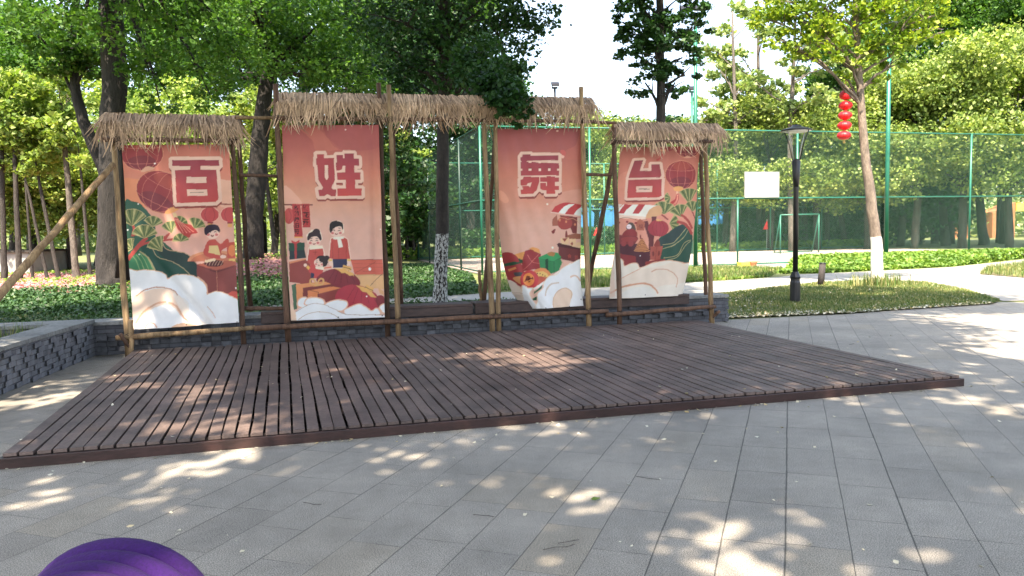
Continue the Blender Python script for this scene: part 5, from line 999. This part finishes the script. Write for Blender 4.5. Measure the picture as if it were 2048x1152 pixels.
# 6 ivy-like dense trees behind the open bay
for (px, dpt, cs_, lab, sd) in [(700, 33, [(640, 330, 33, 1.5), (700, 250, 33, 1.8), (760, 170, 33, 1.8), (820, 250, 34, 1.6), (640, 200, 33, 1.6), (780, 330, 33, 1.4), (830, 370, 34, 1.0), (700, 120, 33, 1.8), (820, 150, 33, 1.8), (880, 200, 34, 1.4), (840, 60, 33, 1.8), (740, 400, 34, .8)], 'dense dark tree whose leaves fill the open bay beside the 姓 banner', 17),
                                (940, 47, [(900, 290, 47, 1.8), (960, 260, 47, 2.2), (1010, 320, 47, 2.0), (880, 200, 46, 2.4), (960, 170, 47, 2.4), (1040, 240, 47, 1.8), (910, 370, 47, 1.6), (980, 380, 47, 1.4), (1060, 380, 47, 1.4), (830, 300, 46, 2.0), (860, 110, 46, 2.4), (1060, 300, 47, 1.6)], 'dark tree behind the receding court fence', 18)]:
    b_ = D(px, 470, dpt); tree('broadleaf_tree', lab, (b_.x, b_.y, 0), [(b_.x, b_.y, 0, .3), (b_.x+.1, b_.y, 3, .24), (b_.x+.1, b_.y, 8, .1)], pxclumps(cs_), 15000, .16 if dpt < 40 else .2, M['leaf_dark'], M['bark'], sd, sub=.45)
# --- prototypes for the background, copied with new labels
def proto(kind, seed):
    if kind == 'round': cl = blob(0, 0, 4.6, 2.6, 2.6, 2.6, 18, 1.15, seed); tk = [(0, 0, -.1, .17), (.1, 0, 2.0, .14), (0, .1, 4.5, .08)]; n, lf, mt = 24000, .125, M['leaf_olive']
    elif kind == 'low': cl = blob(0, 0, 3.4, 2.6, 2.2, 2.2, 16, 1.2, seed); tk = [(0, 0, -.1, .17), (.1, 0, 1.5, .14), (0, .1, 4, .08)]; n, lf, mt = 8000, .24, M['leaf_dark']
    elif kind == 'bushy': cl = blob(0, 0, 3.9, 2.3, 2.3, 2.4, 17, .95, seed); tk = [(0, 0, -.1, .14), (.35, 0, 1.8, .12), (.2, .1, 4.2, .06)]; n, lf, mt = 20000, .115, M['leaf_bright']
    elif kind == 'tall': cl = blob(0, 0, 11, 3.0, 3.0, 4.6, 22, 1.3, seed); tk = [(0, 0, -.1, .3), (.1, 0, 5, .24), (0, .2, 12, .1)]; n, lf, mt = 20000, .18, M['leaf_mid']
    elif kind == 'sparse': cl = blob(0, 0, 11.5, 2.6, 2.6, 4.6, 17, .8, seed); tk = [(0, 0, -.1, .2), (.2, 0, 6, .15), (0, .2, 14.5, .05)]; n, lf, mt = 3000, .27, M['leaf_pale']
    elif kind == 'shade': cl = blob(0, 0, 10, 3.0, 3.0, 2.6, 14, 1.5, seed); tk = [(0, 0, -.1, .26), (.1, 0, 4, .2), (0, .2, 11, .1)]; n, lf, mt = 9000, .26, M['leaf_dark']
    t = tree({'round': 'rounded_tree', 'bushy': 'bushy_tree', 'tall': 'tall_tree', 'sparse': 'sparse_tree', 'shade': 'dark_tree', 'low': 'low_tree'}[kind], 'x', (0, 0, 0), tk, cl, n, lf, mt, M['bark_mid'] if kind == 'sparse' else M['bark'], seed, sub=.45 if kind != 'sparse' else .5)
    return t
PR = {k: [proto(k, 30+i*7+j) for j in range(2)] for i, k in enumerate(('round', 'bushy', 'tall', 'sparse', 'shade', 'low'))}
used = set()
def place(kind, px, dist, sc, rz, label, group, sz=None, xy=None):
    src = PR[kind][int(abs(px)+dist) % 2]
    if src.name in used: t = copy_tree(src)
    else: t = src; used.add(src.name)
    if xy: x_, y_ = xy
    else: q = D(px, 450, dist); x_, y_ = q.x, q.y
    t.location = (x_, y_, float(hm(np.float64(x_), np.float64(y_)))); t.scale = (sc, sc, sz or sc); t.rotation_euler = (0, 0, rz); tag(t, label, 'tree', group); return t
ORD = ['first', 'second', 'third', 'fourth', 'fifth', 'sixth', 'seventh', 'eighth', 'ninth', 'tenth', 'eleventh', 'twelfth', 'thirteenth', 'fourteenth']
def row(kind, items, fmt, group):
    for i, (px, dist, sc, *r) in enumerate(items): place(kind, px, dist, sc, i*1.7, fmt % ORD[i], group, r[0] if r else None)
row('round', [(1190, 52, 1.2), (1275, 53, 1.1), (1365, 52, 1.1), (1450, 49, 1.15), (1540, 48, 1.2), (1635, 48, 1.25), (1735, 47.5, 1.2), (1830, 47, 1.4, 1.55), (1925, 46.5, 1.45, 1.65), (2020, 46, 1.4, 1.6), (2120, 45, 1.4, 1.6)], '%s from the left of the rounded yellow green trees behind the court', 'rounded trees behind the court')
row('shade', [(1210, 66, 1.0, .8), (1330, 66, 1.0, .8), (1480, 62, .9, .75), (1620, 62, 1.0, .8), (1760, 60, 1.0, .85), (1870, 57, 1.0, 1.1), (2000, 56, 1.0, .9)], '%s from the left in the dark second row of trees behind the court', 'dark trees behind the rounded ones')
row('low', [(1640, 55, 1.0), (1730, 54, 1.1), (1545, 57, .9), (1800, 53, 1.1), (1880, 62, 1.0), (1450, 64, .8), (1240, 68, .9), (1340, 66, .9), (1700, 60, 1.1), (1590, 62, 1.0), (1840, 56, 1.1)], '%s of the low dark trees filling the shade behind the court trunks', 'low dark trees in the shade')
row('low', [(790, 41, 1.0), (850, 47, 1.15), (905, 52, 1.15), (955, 50, 1.1), (640, 44, 1.0)], '%s of the low dark trees filling the view behind the receding fence', 'low dark trees behind the receding fence')
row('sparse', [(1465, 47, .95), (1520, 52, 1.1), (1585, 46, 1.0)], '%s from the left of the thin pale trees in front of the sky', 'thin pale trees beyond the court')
row('tall', [(1690, 58, 1.0), (1800, 60, 1.2), (1900, 56, 1.15), (2010, 54, 1.25), (2100, 50, 1.2)], '%s from the left of the tall green trees at the upper right', 'tall trees at the upper right')
row('bushy', [(-40, 35, 1.45), (20, 38, 1.5), (75, 41, 1.5), (140, 37, 1.3), (190, 43, 1.6), (300, 38, 1.4), (370, 42, 1.5), (440, 38, 1.3), (545, 44, 1.4), (650, 50, 1.5), (740, 46, 1.3)], '%s from the left of the bright green bushy trees in the grove', 'bushy trees of the left grove')
row('tall', [(-30, 62, 1.3), (60, 66, 1.3), (150, 64, 1.3), (290, 60, 1.3), (400, 62, 1.4), (520, 48, 1.3), (620, 45, 1.3), (720, 50, 1.3), (820, 52, 1.35), (900, 56, 1.2), (985, 58, 1.0, .8)], '%s from the left of the tall trees standing behind the left grove', 'tall trees behind the left grove')
# slim bare stems of the grove (each one carries a small crown above the frame of leaves)
st = [((8, 545), (3, 300), .17), ((38, 545), (30, 330), .17), ((62, 500), (50, 350), .08), ((95, 540), (58, 390), .10), ((117, 538), (80, 370), .12), ((152, 540), (130, 300), .20), ((180, 540), (165, 380), .11), ((552, 520), (530, 330), .15), ((566, 520), (555, 330), .13), ((815, 500), (808, 380), .14), ((828, 498), (822, 390), .13)]
for i, ((x0, y0), (x1, y1), r_) in enumerate(st):
    r_ *= .62; dd = 30 if x0 < 300 else (33 if x0 < 600 else 44); a = D(x0, y0, dd); b_ = D(x1, y1, dd); a.z = float(hm(a.x, a.y))-.1 if y0 > 505 else 0
    d_ = b_-a; top = b_+d_*.35
    tree('slim_tree', '%s from the left of the slim bare stems in the grove' % ORD[i], (a.x, a.y, 0), [(*a, r_*1.25), (*(a+d_*.15), r_), (*b_, r_*.75), (*top, r_*.4)], [(top.x+.4, top.y, top.z+.2, 1.0), (top.x-.9, top.y+.3, top.z+.5, 1.0), (top.x, top.y-.3, top.z+1.1, 1.1)], 1500, .17, M['leaf_bright'], M['bark_mid'] if i == 5 else M['bark'], 60+i, 'slim stems of the left grove')
# trunks beyond the court at right
st = [((1478, 545), (1470, 300), .16), ((1520, 545), (1535, 330), .13), ((1576, 545), (1572, 300), .20), ((1610, 545), (1605, 300), .18), ((1655, 545), (1650, 300), .16), ((1690, 545), (1668, 330), .17), ((1735, 545), (1733, 300), .20), ((1800, 545), (1815, 300), .22), ((1890, 545), (1880, 330), .26), ((1968, 490), (1950, 300), .28)]
for i, ((x0, y0), (x1, y1), r_) in enumerate(st):
    dd = 51.5; a = D(x0, y0, dd); a.z = -.05; b_ = D(x1, y1, dd); top = b_+(b_-a)*.2
    tree('court_tree', '%s from the left of the trunks seen through the fence behind the court' % ORD[i], (a.x, a.y, 0), [(*a, r_*1.2), (*(a.lerp(b_, .2)), r_), (*b_, r_*.7), (*top, r_*.4)], [(top.x, top.y, top.z, 1.4), (top.x+1, top.y+.5, top.z-.3, 1.2), (top.x-1, top.y+.3, top.z-.2, 1.2)], 1600, .2, M['leaf_yellow'] if i % 2 else M['leaf_mid'], M['bark'], 80+i, 'trunks behind the court')
# far wood closing the view
rs = np.random.RandomState(77); pts = []
for k in range(260):
    a = rs.uniform(-52, 46); r_ = rs.uniform(85, 110); x_, y_ = r_*math.sin(R(a)), r_*math.cos(R(a)); hgt = rs.uniform(3, 7)*(1.0 if a < 2 else .75); c = rs.normal(size=(220, 3))*[2.6, 2.0, hgt*.35]+[x_, y_, hgt*.6]; pts.append(c[c[:, 2] > 0])
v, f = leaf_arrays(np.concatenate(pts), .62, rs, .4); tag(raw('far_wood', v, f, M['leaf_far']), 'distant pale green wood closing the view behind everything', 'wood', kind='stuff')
# low hedge under the trees, right background
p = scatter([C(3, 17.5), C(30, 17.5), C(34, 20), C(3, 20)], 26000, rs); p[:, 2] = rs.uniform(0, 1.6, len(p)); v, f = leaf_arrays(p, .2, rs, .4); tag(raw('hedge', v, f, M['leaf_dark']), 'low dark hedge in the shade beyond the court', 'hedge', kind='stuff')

# ------------------------------------------------------------------ small things far away
c = D(1105, 430, 62); g = thing('hoarding', 'bright blue panel fence far behind the court, beside the 舞 banner', 'fence', (c.x, c.y, 0)); m = MB(); x0, x1 = D(970, 430, 62).x, D(1240, 430, 62).x; zt, zb = D(1105, 400, 62).z, D(1105, 462, 62).z; k = int((x1-x0)/.35)
for i in range(k): xx = x0+i*.35; m.box((xx+.17, 62+(.06 if i % 2 else 0), (zt+zb)/2), .34, .05, zt-zb)
m.build('panel', M['blue'], g); m = MB(); m.box(((x0+x1)/2, 61.9, zb/2), x1-x0, .2, max(.3, zb)); m.build('plinth', M['cream'], g)
m = MB(); m.box(((x0+x1)/2, 61.93, zt+.06), x1-x0, .1, .12); m.build('top_rail', M['white_board'], g)
c = D(1425, 430, 60); g = thing('kiosk', 'blue ribbed kiosk seen between the right banner and the white board', 'kiosk', (c.x, c.y, 0)); m = MB()
for i in range(7): m.box((c.x-.9+i*.3, 60+(.05 if i % 2 else 0), 2.4), .29, .2, 4.0)
m.build('ribbed_wall', M['blue'], g); m = MB(); m.box((c.x, 60.6, 4.5), 2.6, 1.6, .15); m.build('roof', M['cream'], g); m = MB(); m.box((c.x, 60.05, .2), 2.4, .5, .4); m.build('plinth', M['cream'], g)
def block(px0, px1, top, dist, label, name='apartment_building', fl=3.0):
    a, b_ = D(px0, 430, dist), D(px1, 430, dist); zt = D(px0, top, dist).z; w_ = b_.x-a.x; g = thing(name, label, 'building', ((a.x+b_.x)/2, dist, 0)); m = MB(); m.box(((a.x+b_.x)/2, dist+6, zt/2), w_, 12, zt); m.build('wall', M['cream'], g)
    m = MB(); m.box(((a.x+b_.x)/2, dist+6, zt+.3), w_+.6, 12.6, .6); m.build('roof', M['grey_wall'], g)
    nf = int(zt/fl); nw = max(2, int(w_/3.2))
    for i in range(nf):
        for j in range(nw):
            m = MB(); m.box((a.x+(j+.5)*w_/nw, dist-.02, i*fl+1.7), w_/nw*.5, .08, 1.5); m.build('window', M['glass'], g)
    return g
block(1442, 1512, 345, 150, 'pale apartment block far behind the board, glimpsed between the trees')
block(1905, 2048, 388, 95, 'low white building far right, glimpsed through the fence', 'low_building')
c = D(2010, 445, 70); g = thing('playhouse', 'orange playground house with a sloping roof at the far right', 'playhouse', (c.x, c.y, 0)); zt = D(2010, 405, 70).z
m = MB(); x0, x1 = D(1985, 440, 70).x, D(2030, 440, 70).x; h0 = D(1985, 425, 70).z
m.hexa([(x0, 70, 0), (x1, 70, 0), (x1, 72, 0), (x0, 72, 0), (x0, 70, h0), (x1, 70, zt), (x1, 72, zt), (x0, 72, h0)]); m.build('wall', M['orange'], g); m = MB(); m.box(((x0+x1)/2+.4, 69.97, 1.2), .7, .06, 1.0); m.build('window', M['white_board'], g); m = MB(); m.box((x1+.5, 70.5, zt-.4), .9, 1.2, .7); m.build('roof', M['yellow'], g)
c = D(1917, 440, 72); g = thing('storage_hut', 'small brown hut left of the orange playhouse', 'hut', (c.x, c.y, 0)); m = MB(); m.box((c.x, 72, .9), 1.5, 1.2, 1.8); m.build('wall', M['orange'], g); m = MB(); m.box((c.x, 72, 1.86), 1.8, 1.5, .1); m.build('roof', M['bark_mid'], g)
c = D(30, 520, 34); g = thing('low_building', 'low grey walled shed behind the trunks at the far left', 'building', (c.x, c.y, 0)); x0, x1 = D(-120, 520, 34).x, D(58, 520, 34).x; zt = D(30, 505, 34).z
m = MB(); m.box(((x0+x1)/2, 35.5, zt/2), x1-x0, 3, zt); m.build('wall', M['grey_wall'], g); m = MB(); m.box(((x0+x1)/2, 35.5, zt+.04), x1-x0+.3, 3.3, .08); m.build('roof', M['bark'], g)
for (px, py, d_, lab) in [(1527, 462, 48, 'small red pennant hanging beyond the court, left of the goal'), (1187, 474, 48, 'small red cloth hanging beyond the court beside the brace pole')]:
    c = D(px, py, d_); g = thing('pennant', lab, 'flag', (c.x, c.y, 0)); m = MB(); m.tube([(c.x+.2, c.y, 0), (c.x+.2, c.y, c.z+.7)], .02, 6); m.build('pole', M['grey_metal'], g)
    m = MB(); a = Vector((c.x+.2, c.y-.03, c.z+.6)); m.v = [tuple(a), tuple(a+Vector((.06, 0, -.5))), tuple(a+Vector((-.22, .05, -.52))), tuple(a+Vector((-.1, .03, -.2)))]; m.v += [(x_, y_+.02, z_) for x_, y_, z_ in m.v]; m.f = [(0, 1, 2, 3), (7, 6, 5, 4), (0, 4, 5, 1), (1, 5, 6, 2), (2, 6, 7, 3), (3, 7, 4, 0)]; m.build('flag_cloth', M['red_silk'], g)

# ------------------------------------------------------------------ trees around the viewer whose crowns shade the plaza
DENS = (30000, 20000, 15000, 8500, 18000, 16000, 22000, 12000, 13000, 20000, 9000, 20000, 5500)
SH = [  # trunk x, y; crown centre x, y, z; radii
    (-8.6, 6.0, -5.5, 5.6, 10.5, 3.6, 3.2, 2.0), (-10.5, 8.0, -4.6, 7.4, 12.0, 3.2, 2.2, 1.5), (-3.5, -4.0, -2.5, .8, 9.5, 4.0, 3.6, 2.0), (3.2, -6.5, 1.2, .3, 10.5, 3.4, 3.4, 2.0), (-9.5, 11.5, -5.5, 10.5, 13.0, 3.8, 3.4, 2.2),
    (-13.5, 5.0, -9.5, 7.0, 13.0, 4.0, 3.6, 2.0), (5.8, 2.0, 1.2, 5.6, 11.0, 2.8, 3.0, 1.9), (-7.5, .5, -7.5, 1.0, 9.5, 3.5, 3.2, 2.0), (8.8, 9.8, 4.8, 9.0, 13.0, 3.4, 2.3, 1.6), (-10, 14.5, -1.2, 11.5, 15.5, 3.8, 3.0, 2.2), (7.5, -2.5, 6.0, -2.0, 9.5, 3.0, 3.0, 1.9),
    (-5.8, 3.5, -1.8, 5.4, 12.0, 3.0, 3.0, 1.8), (1.5, -9.0, .5, -3.6, 9.5, 3.6, 3.0, 1.8)]
for i, (tx, ty, cx, cy, cz, rx, ry, rz) in enumerate(SH):
    cl = blob(cx, cy, cz, rx, ry, rz, 24 if DENS[i] > 15000 else 14, 1.25, 200+i)
    tree('shade_tree', 'tall shade tree standing outside the picture around the viewer', (tx, ty, 0), [(tx, ty, -.05, .26), (tx+.1, ty, 3.5, .21), (tx*.7+cx*.3, ty*.7+cy*.3, cz-2.5, .15), (cx*.6+tx*.4, cy*.6+ty*.4, cz, .08)], cl, DENS[i], .2, M['leaf_mid'], M['bark'], 220+i, 'shade trees around the viewer', sub=.42 if DENS[i] > 15000 else .34)
